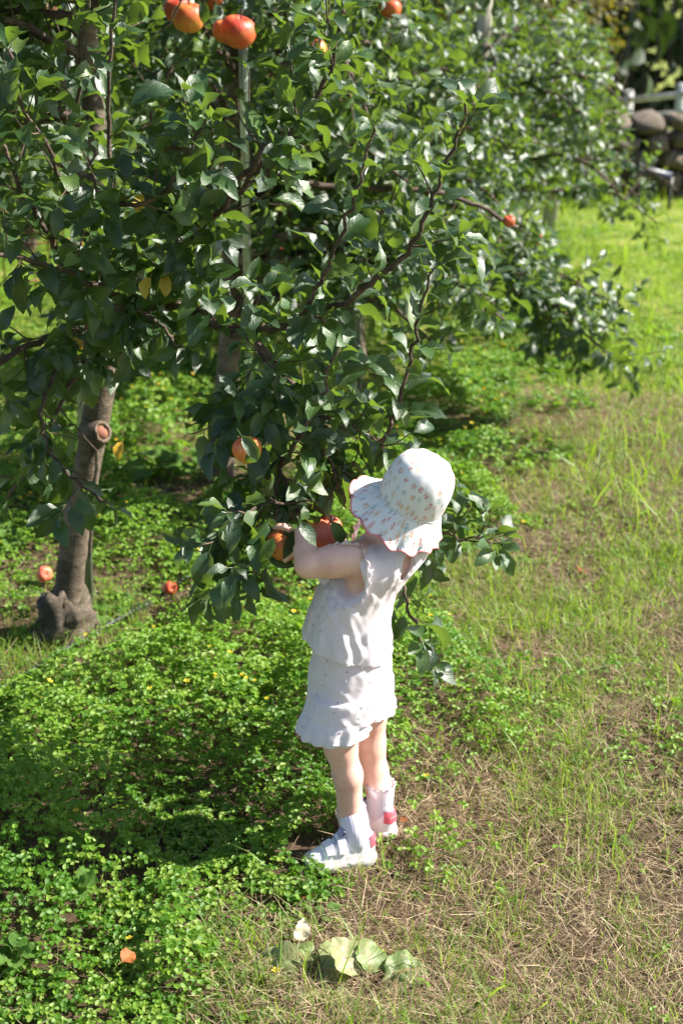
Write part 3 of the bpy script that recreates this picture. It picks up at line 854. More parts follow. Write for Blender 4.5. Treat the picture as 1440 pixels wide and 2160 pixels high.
B(px_path([(200, 780, Y1 - 0.02), (180, 770, 3.15), (150, 800, 3.05), (120, 880, 3.0), (60, 980, 2.95), (10, 1050, 2.92)]), 0.007, 0.003, leaf_sp=0.024, size=0.085, tw_every=0.07, tw_len=(0.05, 0.14), trop=-0.2, droop=0.6)
B(px_path([(225, 600, Y1), (150, 560, 3.2), (60, 420, 3.05), (0, 300, 3.0), (-60, 180, 2.95)]), 0.009, 0.004, leaf_sp=0.03, size=0.085, tw_every=0.06, tw_len=(0.08, 0.2))
# low boughs in front of and behind the child
B(px_path([(640, 1070, 2.58), (570, 1060, 2.54), (500, 1100, 2.50), (455, 1160, 2.48)]), 0.004, 0.002, leaf_sp=0.02, size=0.085, tw_every=0.06, tw_len=(0.04, 0.10), trop=-0.1, droop=0.45)
B(px_path([(590, 1000, 2.6), (575, 1110, 2.54), (545, 1180, 2.5), (490, 1225, 2.46), (440, 1255, 2.44)]), 0.004, 0.002, leaf_sp=0.021, size=0.09, tw_every=0.08, tw_len=(0.04, 0.09), trop=-0.1, droop=0.4)
B(px_path([(575, 890, 2.68), (520, 880, 2.66), (470, 900, 2.62), (440, 950, 2.6)]), 0.005, 0.0025, leaf_sp=0.02, size=0.085, tw_every=0.045, tw_len=(0.05, 0.12), trop=0.0, droop=0.5)
B(px_path([(805, 935, 2.72), (850, 1010, 2.78), (900, 1090, 2.76), (950, 1130, 2.70), (1010, 1135, 2.66), (1040, 1150, 2.64)]), 0.006, 0.002, leaf_sp=0.026, size=0.08, tw_start=0.5, tw_every=0.045, tw_len=(0.04, 0.08), droop=0.2)
B(px_path([(850, 1010, 2.78), (845, 1130, 2.80), (848, 1220, 2.78), (872, 1310, 2.72), (898, 1385, 2.68), (915, 1400, 2.66)]), 0.006, 0.0025, leaf_sp=0.030, size=0.085, tw_start=0.45, tw_every=0.10, tw_len=(0.03, 0.06), trop=0, droop=0.3)
B(px_path([(640, 870, 2.66), (690, 960, 2.64), (715, 1030, 2.62), (735, 1075, 2.6)]), 0.004, 0.002, leaf_sp=0.026, size=0.08, tw_every=0.05, tw_len=(0.04, 0.1), trop=-0.1, droop=0.4)
# upper crown out of the frame and to the back
rand_crown(t1, tp, 1.2, 2.3, 0.8, 26, 0.085, (1.2, 4.4), tw=0.06)
rand_crown(t1, tp, 1.55, 2.3, 0.6, 6, 0.085, (-1.2, 1.2), tw=0.07)
for (px, py, Y) in ((322, 578, 2.9), (345, 575, 2.92), (138, 708, 2.9), (262, 925, 3.3), (300, 402, 2.95)):
    o = bpy.data.objects.new('leaf', YELLOW_MESH)
    o['label'] = 'yellowed leaf'
    o.parent = t1.root
    q = P(px, py, Y) - b1
    o.matrix_basis = Matrix.Translation(Vector(q)) @ Matrix.Rotation(random.uniform(0, 6), 4, 'Z') @ Matrix.Rotation(-0.5, 4, 'X') @ Matrix.Scale(0.06, 4)
    C.objects.link(o)
for (px, py, Y, dx, dy, s_) in ((425, -12, 3.55, 0.15, -1.0, 0.07), (555, 20, 3.6, -0.3, -1.0, 0.06), (500, 905, 2.40, 0.55, -0.75, 0.07), (545, 925, 2.42, -0.35, -1.0, 0.06), (690, 1085, 2.42, 0.5, -0.8, 0.07), (625, 1088, 2.36, 0.5, -0.7, 0.065), (585, 1120, 2.40, -0.5, -0.9, 0.07), (720, 1110, 2.44, -0.1, -1.0, 0.06)):
    # single leaves hanging in front of the fruit
    q = P(px, py, Y)
    t1.extra.append((q, np.array((dx, -0.25, dy)), np.array((0.25, -0.8, 0.45)), s_))
def near_drop(p):
    """nothing grows through the child or in front of it"""
    px, py, dep = project(p)
    body = (px > 640) & (px < 935) & (py > 930) & (py < 1900) & (p[:, 1] < 2.62)
    hole = (px > 590) & (px < 720) & (py > 1085) & (py < 1190) & (p[:, 1] < 2.5)
    column = (px > 450) & (px < 540) & (py > 110) & (py < 640) & (_hash(px * 3, py * 3, 5) < 0.86)
    fruit = (((px > 470) & (px < 565) & (py > 890) & (py < 990) & (p[:, 1] < 2.75)) | ((px > 320) & (px < 450) & (py > -40) & (py < 90)) | ((px > 440) & (px < 560) & (py > -10) & (py < 120))) & (_hash(px * 3, py * 3, 9) < 0.82)
    pipe = (px > 130) & (px < 215) & (py < 280) & (_hash(px * 3, py * 3, 11) < 0.5)
    left = (px < 330) & (py > 240) & (py < 1100) & (_hash(px * 3, py * 3, 6) < 0.25)
    gap = (px > 250) & (px < 430) & (py > 690) & (py < 1010) & (_hash(px * 3, py * 3, 7) < 0.8)
    stub = (px > 125) & (px < 265) & (py > 780) & (py < 985)
    return body | hole | pipe | column | fruit | left | gap | stub | (p[:, 2] < 0.10) | (p[:, 1] < 2.2)
t1.finish(300, True, near_drop)

# ------------------------------------------------------------------ the other trees of the row
def row_tree(px, py, label, tops, r, size=0.085, n=26, radius=0.8, z0=0.75, z1=2.1, extra=None, Y=None, group='apple trees in the row', tpx=None, drop=None, dens=0.85, low=0):
    b = G(px, py) if Y is None else np.array((px, Y, 0.0))
    b[2] = float(gz(b[0], b[1]))
    t = Tree(b, label, group)
    pts = [P(x_, y_, b[1]) for x_, y_ in tpx] if tpx else [b + np.array(q) for q in tops]
    t.trunk([b + (0, 0, -0.04)] + pts, r, 12)
    path = cr([b] + pts, 26)
    if extra: extra(t, b)
    t.dens = dens
    rand_crown(t, path, z0 + b[2], b[2] + z1, radius, n, size)
    if low: rand_crown(t, path, 0.55, 1.15, 0.9, low, size, (-0.8, 0.9))
    t.finish(300, drop=drop)
    return t
def ex2(t, b):
    t.branch(px_path([(490, 560, b[1]), (600, 500, 4.4), (690, 480, 4.5), (760, 470, 4.6)]), 0.022, 0.012, size=0.085, tw_every=0.08, tw_len=(0.1, 0.2))
    t.branch(px_path([(495, 330, b[1]), (560, 365, 4.3), (700, 395, 4.3), (850, 400, 4.3), (950, 412, 4.3), (1020, 440, 4.3), (1090, 480, 4.3)]), 0.014, 0.006, tw_every=0.14, tw_len=(0.08, 0.2), tw_start=0.1, size=0.08)
    t.branch(px_path([(495, 150, b[1]), (450, 90, 4.2), (400, 0, 4.1), (380, -60, 4.1)]), 0.012, 0.006, tw_every=0.05, tw_len=(0.08, 0.2), trop=-0.2, droop=0.6)
    t.branch(px_path([(495, 60, b[1]), (600, 30, 4.2), (700, 90, 4.1), (760, 200, 4.05), (790, 300, 4.0)]), 0.010, 0.004, tw_every=0.045, tw_len=(0.08, 0.2), trop=-0.3, droop=0.7)
def open_corner(p):
    q = project(p)
    return (q[0] > 1265) & (q[1] < 420) & (_hash(q[0] * 3, q[1] * 3, 8) < 0.55) | (q[0] > 1395) | (q[0] > 1290) & (q[1] < 215)
def ex4(t, b):
    # the long bough that hangs low over the alley
    t.branch(px_path([(990, 420, b[1]), (1030, 470, 6.4), (1070, 540, 5.9), (1120, 600, 5.5), (1190, 660, 5.2), (1250, 720, 5.0), (1310, 770, 4.9)]), 0.014, 0.004, tw_every=0.026, tw_len=(0.08, 0.2), trop=-0.05, droop=0.5, tw_start=0.2, size=0.10)
    t.branch(px_path([(1070, 540, 5.9), (1130, 545, 5.6), (1200, 590, 5.4), (1290, 640, 5.3)]), 0.008, 0.003, tw_every=0.03, tw_len=(0.08, 0.18), trop=0.0, droop=0.45, size=0.10)
    t.branch(px_path([(1120, 600, 5.5), (1140, 660, 5.3), (1190, 720, 5.2)]), 0.006, 0.003, tw_every=0.026, tw_len=(0.06, 0.14), trop=-0.2, droop=0.6, size=0.10)
row_tree(465, 1020, 'second apple tree of the row, straight trunk beside a steel stake', [(0.01, 0, 0.3), (0.045, 0, 0.75), (0.05, 0.02, 1.2), (0.06, 0.02, 1.7), (0.08, 0, 2.3)], [0.045, 0.038, 0.034, 0.03, 0.024, 0.012], extra=ex2, low=12, n=28, radius=0.75, z0=0.9, tpx=[(468, 940), (486, 720), (490, 500), (492, 300), (502, 100), (508, -60), (508, -500)],
         drop=lambda p: (lambda q: (q[0] > 450) & (q[0] < 545) & (q[1] > 20) & (q[1] < 640) & (p[:, 1] < 4.5) & (_hash(q[0] * 3, q[1] * 3, 5) < 0.8))(project(p)))
row_tree(742, 790, 'third apple tree of the row, dark trunk behind the middle boughs', [(0, 0, 0.4), (-0.01, 0, 0.9), (0.02, 0, 1.5), (0.0, 0, 2.3)], [0.06, 0.05, 0.045, 0.035, 0.012], n=26, z0=0.75, low=10, radius=0.85)
row_tree(980, 652, 'fourth apple tree of the row, with a low bough hanging over the grass', [(-0.02, 0, 0.3), (0.01, 0, 0.7), (0.03, 0, 1.1), (0.0, 0, 1.5)], [0.055, 0.045, 0.04, 0.03, 0.012], n=30, z0=0.5, z1=1.25, extra=ex4, radius=1.0, drop=open_corner, dens=1.1)
row_tree(0.98, 0, 'fifth apple tree of the row, bushy and hung out over the alley', [(0, 0, 0.3), (0.02, 0, 0.7), (0, 0, 1.0), (0.03, 0, 1.35)], [0.05, 0.045, 0.04, 0.03, 0.012], n=30, z0=0.4, z1=1.2, Y=8.3, radius=0.9, drop=open_corner)
row_tree(1.0, 0, 'farthest apple tree of the row, beside a grey post', [(0, 0, 0.3), (-0.02, 0, 0.7), (0, 0, 1.0), (0.03, 0, 1.35)], [0.05, 0.045, 0.04, 0.03, 0.012], n=30, z0=0.45, z1=1.15, Y=9.4, radius=0.95, drop=open_corner)
names2 = ['leftmost', 'second', 'third', 'fourth', 'fifth', 'sixth']
for k in range(6):
    yy = 7.4 + k * 1.25
    row_tree(-2.35 + 0.36 * k * 1.25, 0, names2[k] + ' tree from the left in the row of apple trees behind', [(0, 0, 0.4), (0.02, 0, 0.9), (0, 0, 1.5), (0.03, 0, 2.4)], [0.05, 0.045, 0.04, 0.03, 0.012],
             n=26, z0=0.45, Y=yy, radius=0.95, size=0.09, group='apple trees in the row behind')

# ================================================================== STAKES, WALL, FENCES, FAR TREES
def stake(x, y, h, r, mat, label, square=False, lean=(0, 0), name='tree_stake', cat='stake', group='stakes beside the apple trees'):
    b = np.array((x, y, float(gz(x, y))))
    o = empty(name, tuple(b), label, cat, group)
    mb = MB()
    if square:
        box(mb, b + (0, 0, h / 2 - 0.03), (r * 2, r * 2, h + 0.06), bev=0.006)
        mb.build('post', M[mat], o)
        mb = MB(); box(mb, b + (0, 0, h + 0.008), (r * 2.15, r * 2.15, 0.016), bev=0.005); mb.build('post_cap', M[mat], o)
    else:
        top = b + np.array((lean[0], lean[1], h))
        tube(mb, [b - (0, 0, 0.05), (b + top) / 2, top], r, 12); mb.build('pipe', M[mat], o)
        mb = MB(); c = b + (top - b) * 0.62
        th = np.linspace(0, 6.2832, 13)
        tube(mb, np.stack([c[0] + (r + 0.002) * np.cos(th), c[1] + (r + 0.002) * np.sin(th), c[2] + 0 * th], 1), 0.003, 5, cap=False)
        mb.build('tie_wire', M['wire'], o)
    return o
s2 = P(519, 560, 4.32)
stake(s2[0], 4.32, 2.4, 0.0135, 'steel', 'bright steel pipe stake beside the straight second trunk', lean=(0.012, 0))
s1, s1t = P(172, 1000, 3.62), P(152, 100, 3.62)
stake(s1[0] - 0.006, 3.62, 2.4, 0.0135, 'steel', 'steel pipe stake behind the leaves at the upper left', lean=((s1t[0] - s1[0]) * 1.55, 0))
s3 = P(755, 520, 5.6)
stake(s3[0], 5.6, 2.3, 0.015, 'steel', 'dull pipe stake in front of the third trunk')
s4 = P(1000, 640, 7.0)
stake(s4[0], 7.0, 2.2, 0.032, 'old_wood', 'pale square post against the fourth trunk', True, cat='post', name='orchard_post', group='square orchard posts')
s5 = P(1172, 200, 9.2)
stake(s5[0], 9.2, float(P(1172, 48, 9.2)[2]), 0.042, 'old_wood', 'grey square post rising above the farthest bushy trees', True, cat='post', name='orchard_post', group='square orchard posts')

# rubble wall
wall = empty('stone_wall', (2.6, 10.75, 0.0), 'low dry wall of rounded boulders at the right behind the trees', 'wall')
def boulder(seed, s):
    v = []
    n = 6
    for i in range(n + 1):
        ph = math.pi * i / n
        for j in range(8):
            th = 2 * math.pi * j / 8 + 0.2 * seed
            d = np.array((math.sin(ph) * math.cos(th), math.sin(ph) * math.sin(th), math.cos(ph)))
            q = np.sign(d) * np.abs(d) ** 0.6
            q *= 1 + 0.22 * mnoise.noise(Vector(d * 1.4) + Vector((seed * 3.1, 0, 0)))
            v.append(q * 0.5)
    return np.array(v), grid_faces(n + 1, 8, True)[:, ::-1]
BOULDERS = []
for k in range(7):
    v, f = boulder(k, 1)
    BOULDERS.append(mesh_np('stone', v, [f], True, None, None, M['stone']))
zt = float(P(1350, 243, 10.7)[2])
zz = -0.12
for row in range(5):
    hh = (zt + 0.12) * (0.25, 0.22, 0.20, 0.18, 0.15)[row]
    xx = 0.4 + random.uniform(-0.2, 0)
    while xx < 5.2:
        w = random.uniform(0.13, 0.30)
        o = bpy.data.objects.new('stone', random.choice(BOULDERS))
        o.parent = wall
        o.location = (xx + w / 2 - 2.6, random.uniform(-0.03, 0.05), zz + hh / 2)
        o.scale = (w * 1.08, 0.42, hh * random.uniform(0.92, 1.22))
        o.rotation_euler = (random.uniform(-.15, .15), random.uniform(-.22, .22), random.choice((0, math.pi)) + random.uniform(-.1, .1))
        C.objects.link(o)
        xx += w + 0.012
    zz += hh
mb = MB(); box(mb, (2.8, 10.98, (zt - 0.3) / 2 - 0.1), (5.2, 0.3, zt + 0.2), bev=0.02)
mb.build('earth_core', M['burl'], wall)
# dark pipe lying along the foot of the wall
pe = empty('drain_pipe', tuple(P(1345, 358, 10.3)), 'dark blue plastic pipe slung along the foot of the stone wall', 'pipe')
mb = MB(); pp = px_path([(1180, 318, 10.35), (1280, 340, 10.3), (1350, 358, 10.25), (1415, 374, 10.2)]); tube(mb, pp, 0.036, 14); mb.build('pipe', M['pipe_blue'], pe)
mb = MB()
for q in (1, 2): tube(mb, [pp[q] - (0.03, 0, 0), pp[q] + (0.03, 0, -0.005)], 0.041, 14)
mb.build('coupling', M['pipe_blue'], pe)
mb = MB()
for q in pp: tube(mb, [q, (q[0], q[1], float(gz(q[0], q[1])) - 0.05)], 0.012, 6)
mb.build('peg', M['wire'], pe)

# pale post and rail fence down beyond the wall
fe = empty('rail_fence', (4, 20, -1.0), 'pale grey post and rail fence above the stone wall', 'fence')
pa, pb = P(1325, 190, 20.5), P(1438, 176, 19.0)
stp = pb - pa
tops = [pa + stp * k for k in range(-5, 6)]
for k, q in enumerate(tops):
    g = float(gz(q[0], q[1]))
    mb = MB(); box(mb, (q[0], q[1], (q[2] + g) / 2), (0.13, 0.11, q[2] - g), bev=0.015); mb.build('post', M['fence_paint'], fe)
for k in range(len(tops) - 1):
    a, b = tops[k], tops[k + 1]
    for dz in (0.13, 0.36, 0.62):
        mb = MB(); tube(mb, [a - (0, 0.06, dz), b - (0, 0.06, dz)], 0.035, 8, jit=0.1); mb.build('rail', M['fence_paint'], fe)
# dark wire fence farther back, rusty mesh at the left
wf = empty('wire_fence', (7, 24, -1.0), 'thin dark wire mesh fence in front of the woods at the upper right', 'fence')
for k in range(9):
    mb = MB(); x = 3.0 + k * 1.6
    tube(mb, [(x, 24, -1.05), (x, 24, 1.4)], 0.025, 8); mb.build('post', M['wire'], wf)
mb = MB()
for k in range(12): tube(mb, [(2.6, 24, -0.85 + 0.19 * k), (16.4, 24, -0.85 + 0.19 * k)], 0.005, 4)
for k in range(70): tube(mb, [(2.8 + k * 0.19, 24.006, -0.95), (2.8 + k * 0.19, 24.006, 1.3)], 0.004, 4)
o = mb.build('wire_mesh', M['wire'], wf); o['kind'] = 'stuff'
rf = empty('rusty_fence', (-1.6, 5.6, 0), 'rusty wire mesh panel behind the leaves at the far left', 'fence')
ra, rb = P(-120, 300, 6.0), P(150, 300, 6.3)
mb = MB()
for k in range(8):
    z = 0.35 + 0.16 * k
    tube(mb, [(ra[0], ra[1], z), (rb[0], rb[1], z + 0.01)], 0.0045, 5)
for k in range(9):
    q = ra + (rb - ra) * k / 8
    tube(mb, [(q[0], q[1] + 0.008, 0.3), (q[0], q[1] + 0.008, 1.5)], 0.0035, 5)
o = mb.build('wire_mesh', M['rust'], rf); o['kind'] = 'stuff'
for q in (ra, rb):
    mb = MB(); tube(mb, [(q[0], q[1] + 0.03, -0.05), (q[0], q[1] + 0.03, 1.6)], 0.018, 8); mb.build('post', M['rust'], rf)

# the wood behind
def clump_crown(mb, c, r, n, size, seed, bare=0.0):
    """leaf clumps through an uneven crown volume"""
    a = RNG.random(n) * 6.2832
    cz = RNG.uniform(-1, 1, n)
    rad = RNG.random(n) ** 0.45
    sx = np.sqrt(1 - cz * cz)
    d = np.stack([sx * np.cos(a), sx * np.sin(a), cz], 1)
    lob = 0.62 + 0.6 * fbm(a * 1.6 + seed, cz * 2.5 + seed, seed, 3)
    p = np.asarray(c) + d * rad[:, None] * lob[:, None] * np.asarray(r)
    k = fbm(p[:, 0] * 1.3 + p[:, 2], p[:, 1] * 1.3 + p[:, 2] * 1.7, seed + 5, 3) > 0.36 + bare
    p = p[k]; d = d[k]
    m = len(p)
    dd = nrm(d + RNG.normal(0, 0.7, (m, 3)) + (0, 0, -0.2))
    nn = nrm(d * 0.5 + np.array((0.2, 0, 0.8)) + RNG.normal(0, 0.4, (m, 3)))
    v, f, uv, r_ = place(*LEAF_TINY, p, rot_frames(dd, nn), size * RNG.uniform(0.6, 1.3, m), RNG.random(m))
    mb.add(v, f, uv, r_)
LEAF_TINY = leaf_shape(4, 3, 0.8, 0.4, 0.02, 0.1, 0.26, 0.1, stalk=False)
def wood_tree(x, y, zc, r, h, label, mat, n, size, cat='tree', name='forest_tree', group='dark trees of the wood behind', bare=0.0, limbs=7):
    g = float(gz(x, y))
    b = np.array((x, y, g))
    o = empty(name, (x, y, g), label, cat, group)
    mb = MB()
    tube(mb, cr([b - (0, 0, 0.1), b + (0.05, 0, h * 0.4), b + (-0.05, 0.05, h * 0.9)], 10), np.linspace(0.16, 0.04, 10) * r / 1.6, 10, jit=0.1)
    for k in range(limbs):
        a, z = RNG.random() * 6.28, RNG.uniform(0.2, 0.75) * h
        e = b + (math.cos(a) * r * 0.8, math.sin(a) * r * 0.8, z + r * 0.25)
        tube(mb, cr([b + (0, 0, z), (b + (0, 0, z) + e) / 2 + (0, 0, 0.1), e], 7), np.linspace(0.05, 0.015, 7) * r / 1.6, 6)
    mb.build('trunk', M['burl'], o)
    mb = MB()
    clump_crown(mb, b + (0, 0, zc), (r, r, h * 0.55), n, size, int(abs(x * 7 + y)) % 50, bare)
    ob = mb.build('crown', M[mat], o)
    return o
WL = ['dense dark evergreen at the left end of the wood', 'broad dark tree second from the left in the wood', 'dark tree behind the middle of the orchard', 'dark tree behind the third and fourth apple trees', 'dark tree behind the grey square post',
      'deep green tree over the fence corner', 'dark tree over the pale rail fence', 'dark tree at the right edge of the wood', 'dark tree just outside the right edge']
for k, (x, y) in enumerate(((-9, 25), (-6.2, 22), (-3.2, 21), (-0.2, 21.5), (2.6, 23.5), (5.2, 27), (8.0, 28), (11.0, 27.5), (14, 26.5))):
    wood_tree(x, y, 3.0, 2.6, 6.0, WL[k], 'evergreen', 1400 if k < 4 else 2600, 0.46)
wood_tree(-4.2, 14.5, 1.6, 1.5, 3.2, 'round dark bush behind the far orchard row at the left', 'evergreen', 4200, 0.17, 'bush', 'round_bush', 'bushes behind the orchard')
wood_tree(-1.4, 16, 1.6, 1.6, 3.2, 'round dark bush behind the far orchard row at the middle', 'evergreen', 4200, 0.17, 'bush', 'round_bush', 'bushes behind the orchard')
# yellowing tree whose boughs come down at the top right
yx = float(P(1150, 40, 15)[0])
wood_tree(yx - 0.1, 15.5, 2.55, 1.35, 2.4, 'tree with yellowing leaves hanging at the top right', 'yellowing', 6500, 0.10, group=None, name='yellowing_tree', bare=0.06)

# ================================================================== APPLES
def apple_mesh(name, seed, mat, rib=0.03):
    nu, nv = 24, 16
    v = []
    for i in range(nv + 1):
        t = i / nv
        ph = math.pi * t
        r = math.sin(ph) ** 0.85 * (1.0 + 0.10 * math.cos(ph))
        z = math.cos(ph) * 0.90
        z -= 0.34 * math.exp(-(r / 0.30) ** 2) * (1 if z > 0 else -0.6)
        for j in range(nu):
            th = 2 * math.pi * j / nu
            k = 1 + rib * math.cos(5 * th + seed) * (0.4 + 0.6 * t) + 0.05 * math.sin(th + seed)
            v.append((r * math.cos(th) * k, r * math.sin(th) * k, z))
    return mesh_np(name, np.array(v), [grid_faces(nv + 1, nu, True)[:, ::-1]], True, None, None, mat)
AM = {k: [apple_mesh('apple_skin', s, M[k], 0.02 + 0.015 * (s % 3)) for s in range(3)] for k in ('apple_red', 'apple_orange', 'apple_coral')}
mbs = MB(); tube(mbs, cr([(0, 0, 0.45), (0.03, 0.01, 0.8), (0.10, 0.0, 1.15)], 6), np.linspace(0.045, 0.06, 6), 6); STEM = mbs.mesh('apple_stem', M['twig'])
mbs = MB()
for k in range(5):
    a = k * 1.2566
    mbs.add(np.array([(0.05 * math.cos(a - .6), 0.05 * math.sin(a - .6), -0.70), (0.05 * math.cos(a + .6), 0.05 * math.sin(a + .6), -0.70), (0.13 * math.cos(a), 0.13 * math.sin(a), -0.86)]), [np.array([(0, 1, 2)])])
CALYX = mbs.mesh('apple_calyx', M['twig'])
def apple(p, r, mat, label, tilt=None, group='apples hanging in the trees'):
    o = bpy.data.objects.new('apple', random.choice(AM[mat]))
    C.objects.link(o)
    o.location = tuple(p)
    o.scale = (r, r, r)
    o.rotation_euler = tilt or (random.uniform(-.3, .3), random.uniform(-.3, .3), random.uniform(0, 6))
    tag(o, label, 'apple', group)
    for n, me in (('stem', STEM), ('calyx', CALYX)):
        c = bpy.data.objects.new(n, me); C.objects.link(c); c.parent = o
    return o
APPLE_A, APPLE_B = P(678, 1138, 2.52), P(600, 1150, 2.52)
apple(APPLE_A, 0.043, 'apple_coral', 'large coral red apple held between the forearm and upper arm of the child', (0.2, 0.5, 1.0), 'apples the child is picking')
apple(APPLE_B, 0.035, 'apple_orange', 'orange and yellow apple under the child\'s hand', (0.3, -0.3, 2.0), 'apples the child is picking')
apple(P(692, 1112, 2.60), 0.026, 'apple_coral', 'small red apple peeping up behind the large held one', (0.2, 0.2, 0), 'apples the child is picking')
apple(P(588, 1172, 2.575), 0.022, 'apple_orange', 'small yellowish apple hanging just under the orange one by the hand', None, 'apples the child is picking')
apple(P(399, 38, 3.75), 0.042, 'apple_orange', 'big orange red apple at the top, left of the second trunk')
apple(P(374, 22, 3.85), 0.036, 'apple_red', 'red apple half behind the big orange one at the top left')
apple(P(443, -4, 4.2), 0.036, 'apple_red', 'red apple cut by the top edge of the photo above the second trunk')
apple(P(503, 68, 3.8), 0.046, 'apple_red', 'largest red apple, in front of the second trunk near the top')
apple(P(474, 66, 3.9), 0.034, 'apple_orange', 'yellow streaked apple tucked left of the largest red one')
apple(P(661, 108, 4.2), 0.038, 'apple_orange', 'orange apple in shade near the top, right of the second trunk')
apple(P(822, 18, 4.6), 0.034, 'apple_red', 'deep red apple at the very top middle of the photo')
apple(P(522, 950, 2.50), 0.0275, 'apple_orange', 'orange apple among dark leaves beside the hat, left of the child')
apple(P(1073, 467, 4.3), 0.019, 'apple_red', 'small bright red apple at the tip of the long bare bough')
apple(P(585, 540, 4.9), 0.032, 'apple_red', 'dim red apple in shade below the thick bough')
apple(P(652, 612, 4.9), 0.030, 'apple_orange', 'brownish orange apple in shade behind the middle leaves')
apple(P(1135, 505, 7.9), 0.035, 'apple_red', 'tiny red apple deep in the far right foliage')
for (px, py, r, m, l) in ((95, 1232, 0.023, 'apple_coral', 'fallen pale red apple on the ground left of the nearest trunk'), (360, 1262, 0.020, 'apple_red', 'fallen dark red apple in the clover between the trunks'),
                          (508, 1290, 0.012, 'apple_coral', 'small fallen pink apple at the edge of the bright clover')):
    q = G(px, py)
    apple((q[0], q[1], float(gz(q[0], q[1])) + r * 0.9 + 0.02), r, m, l, (1.2, 0.3, 0.5), 'fallen apples')

# ================================================================== SMALL THINGS ON THE GROUND
hp = [G(x, y) for x, y in ((-150, 1545), (20, 1460), (120, 1395), (200, 1345), (270, 1305), (360, 1245), (440, 1195))]
ho = empty('irrigation_hose', tuple(hp[2]), 'black drip irrigation hose on the bare soil at the foot of the nearest trunk', 'hose')
mb = MB(); q = cr(hp, 40); q[:, 2] = gz(q[:, 0], q[:, 1]) + 0.016; tube(mb, q, 0.0078, 10); mb.build('hose', M['hose'], ho)
mb = MB()
for k in (9, 18, 27): tube(mb, [q[k] - (q[k + 1] - q[k]) * 0.25, q[k] + (q[k + 1] - q[k]) * 0.25], 0.0105, 10)
mb.build('dripper', M['hose'], ho)
mb = MB(); r_ = cr([G(295, 1392) , G(320, 1378), G(338, 1365), G(350, 1350)], 8); r_[:, 2] = gz(r_[:, 0], r_[:, 1]) + 0.02
# broad leaved dock at the bottom
def big_leaf(parent, base, d, n, size, k, mat, label=None, name='leaf', wfac=1.0):
    cu, fo, wa, tw, wd = ((0.9, 0.25, 0.05, 0.1, 0.33), (0.5, 0.4, 0.06, -0.1, 0.36), (1.3, 0.2, 0.05, 0.2, 0.30), (0.2, 0.3, 0.07, 0.0, 0.27))[k % 4]
    v, f, uv = leaf_shape(12, 7, cu, fo, wa, tw, wd * wfac, 0.22, 0.05)
    sd_ = random.uniform(0, 50)
    v = v + np.array([(0, 0, 0.07 * mnoise.noise(Vector((a * 8 + sd_, b * 8, 0))) + 0.03 * mnoise.noise(Vector((a * 22 + sd_, b * 22, 3)))) for a, b, c in v])
    R = rot_frames(np.array([d], float), np.array([n], float))[0]
    me = mesh_np(name, (v * size) @ R.T, f, True, None, uv, M[mat])
    o = link(name, me, parent, tuple(np.asarray(base) - np.array(wloc(parent))))
    if label: o['label'] = label
    return o
def gp(px, py, dz=0.0):
    q = G(px, py); return np.array((q[0], q[1], float(gz(q[0], q[1])) + dz))
for (c, lab, ls) in (((672, 2085), 'pale broad-leaved dock weed with a bleached leaf tip, left of the pair at the bottom',
                      [((-1, 0.35, 0.35), 0.10, 1), ((-0.9, -0.1, 0.25), 0.095, 0), ((-0.5, 0.8, 0.5), 0.10, 2), ((-0.4, -0.7, 0.15), 0.06, 3), ((0.4, 0.6, 0.5), 0.09, 2), ((0.1, -0.6, 0.1), 0.05, 3), ((-0.9, -0.6, 0.1), 0.05, 1)]),
                     ((772, 2098), 'pale broad-leaved dock weed with red stalks, right of the pair at the bottom',
                      [((-0.45, 0.4, 0.75), 0.090, 1), ((0.15, 0.6, 0.7), 0.08, 0), ((1, 0.35, 0.35), 0.105, 0), ((-0.9, 0.25, 0.5), 0.09, 2), ((0.9, -0.1, 0.25), 0.07, 3), ((-0.7, -0.5, 0.1), 0.06, 3), ((0.7, -0.6, 0.1), 0.06, 3), ((0.5, 0.9, 0.4), 0.08, 2)])):
    b = gp(*c, 0.004)
    o = empty('dock_weed', tuple(b), lab, 'weed', 'broad-leaved docks at the bottom')
    for d, s, k in ls:
        nn = np.array((0.25, -0.35, 1.0)) if d[2] < 0.8 else np.array((0.2, -1.0, 0.3))
        big_leaf(o, b + np.array(d) * (0.01, 0.01, 0), d, nn + np.array((random.uniform(-.4, .4), random.uniform(-.3, .3), 0)), s * 1.12, k, 'dock', wfac=1.0)
q = gp(628, 2040, 0.035)
o = empty('bleached_leaf', tuple(q), 'bleached cream leaf standing up beside the left dock weed', 'fallen leaf')
big_leaf(o, q, (0.2, 0.35, 0.8), (0.3, -1, 0.2), 0.055, 3, 'bleached', name='leaf_blade')
for (px, py, l, s) in ((253, 2085, 'orange dead leaf lying on the clover at the bottom left', 0.030), (668, 1912, 'orange brown dead leaf on the clover below the white shoe', 0.028),
                       (865, 1752, 'tiny curled brown leaf on the straw right of the shoes', 0.02), (1215, 1215, 'small rusty leaf in the grass at the right', 0.04)):
    q = gp(px, py, 0.02 + (0.03 if px < 600 else 0))
    o = empty('fallen_leaf', tuple(q), l, 'fallen leaf', 'dead leaves on the ground')
    big_leaf(o, q, (random.uniform(-1, 1), 0.5, 0.1), (0.2, -0.4, 1), s * 1.4, random.randint(0, 3), 'dry_leaf', name='leaf_blade')
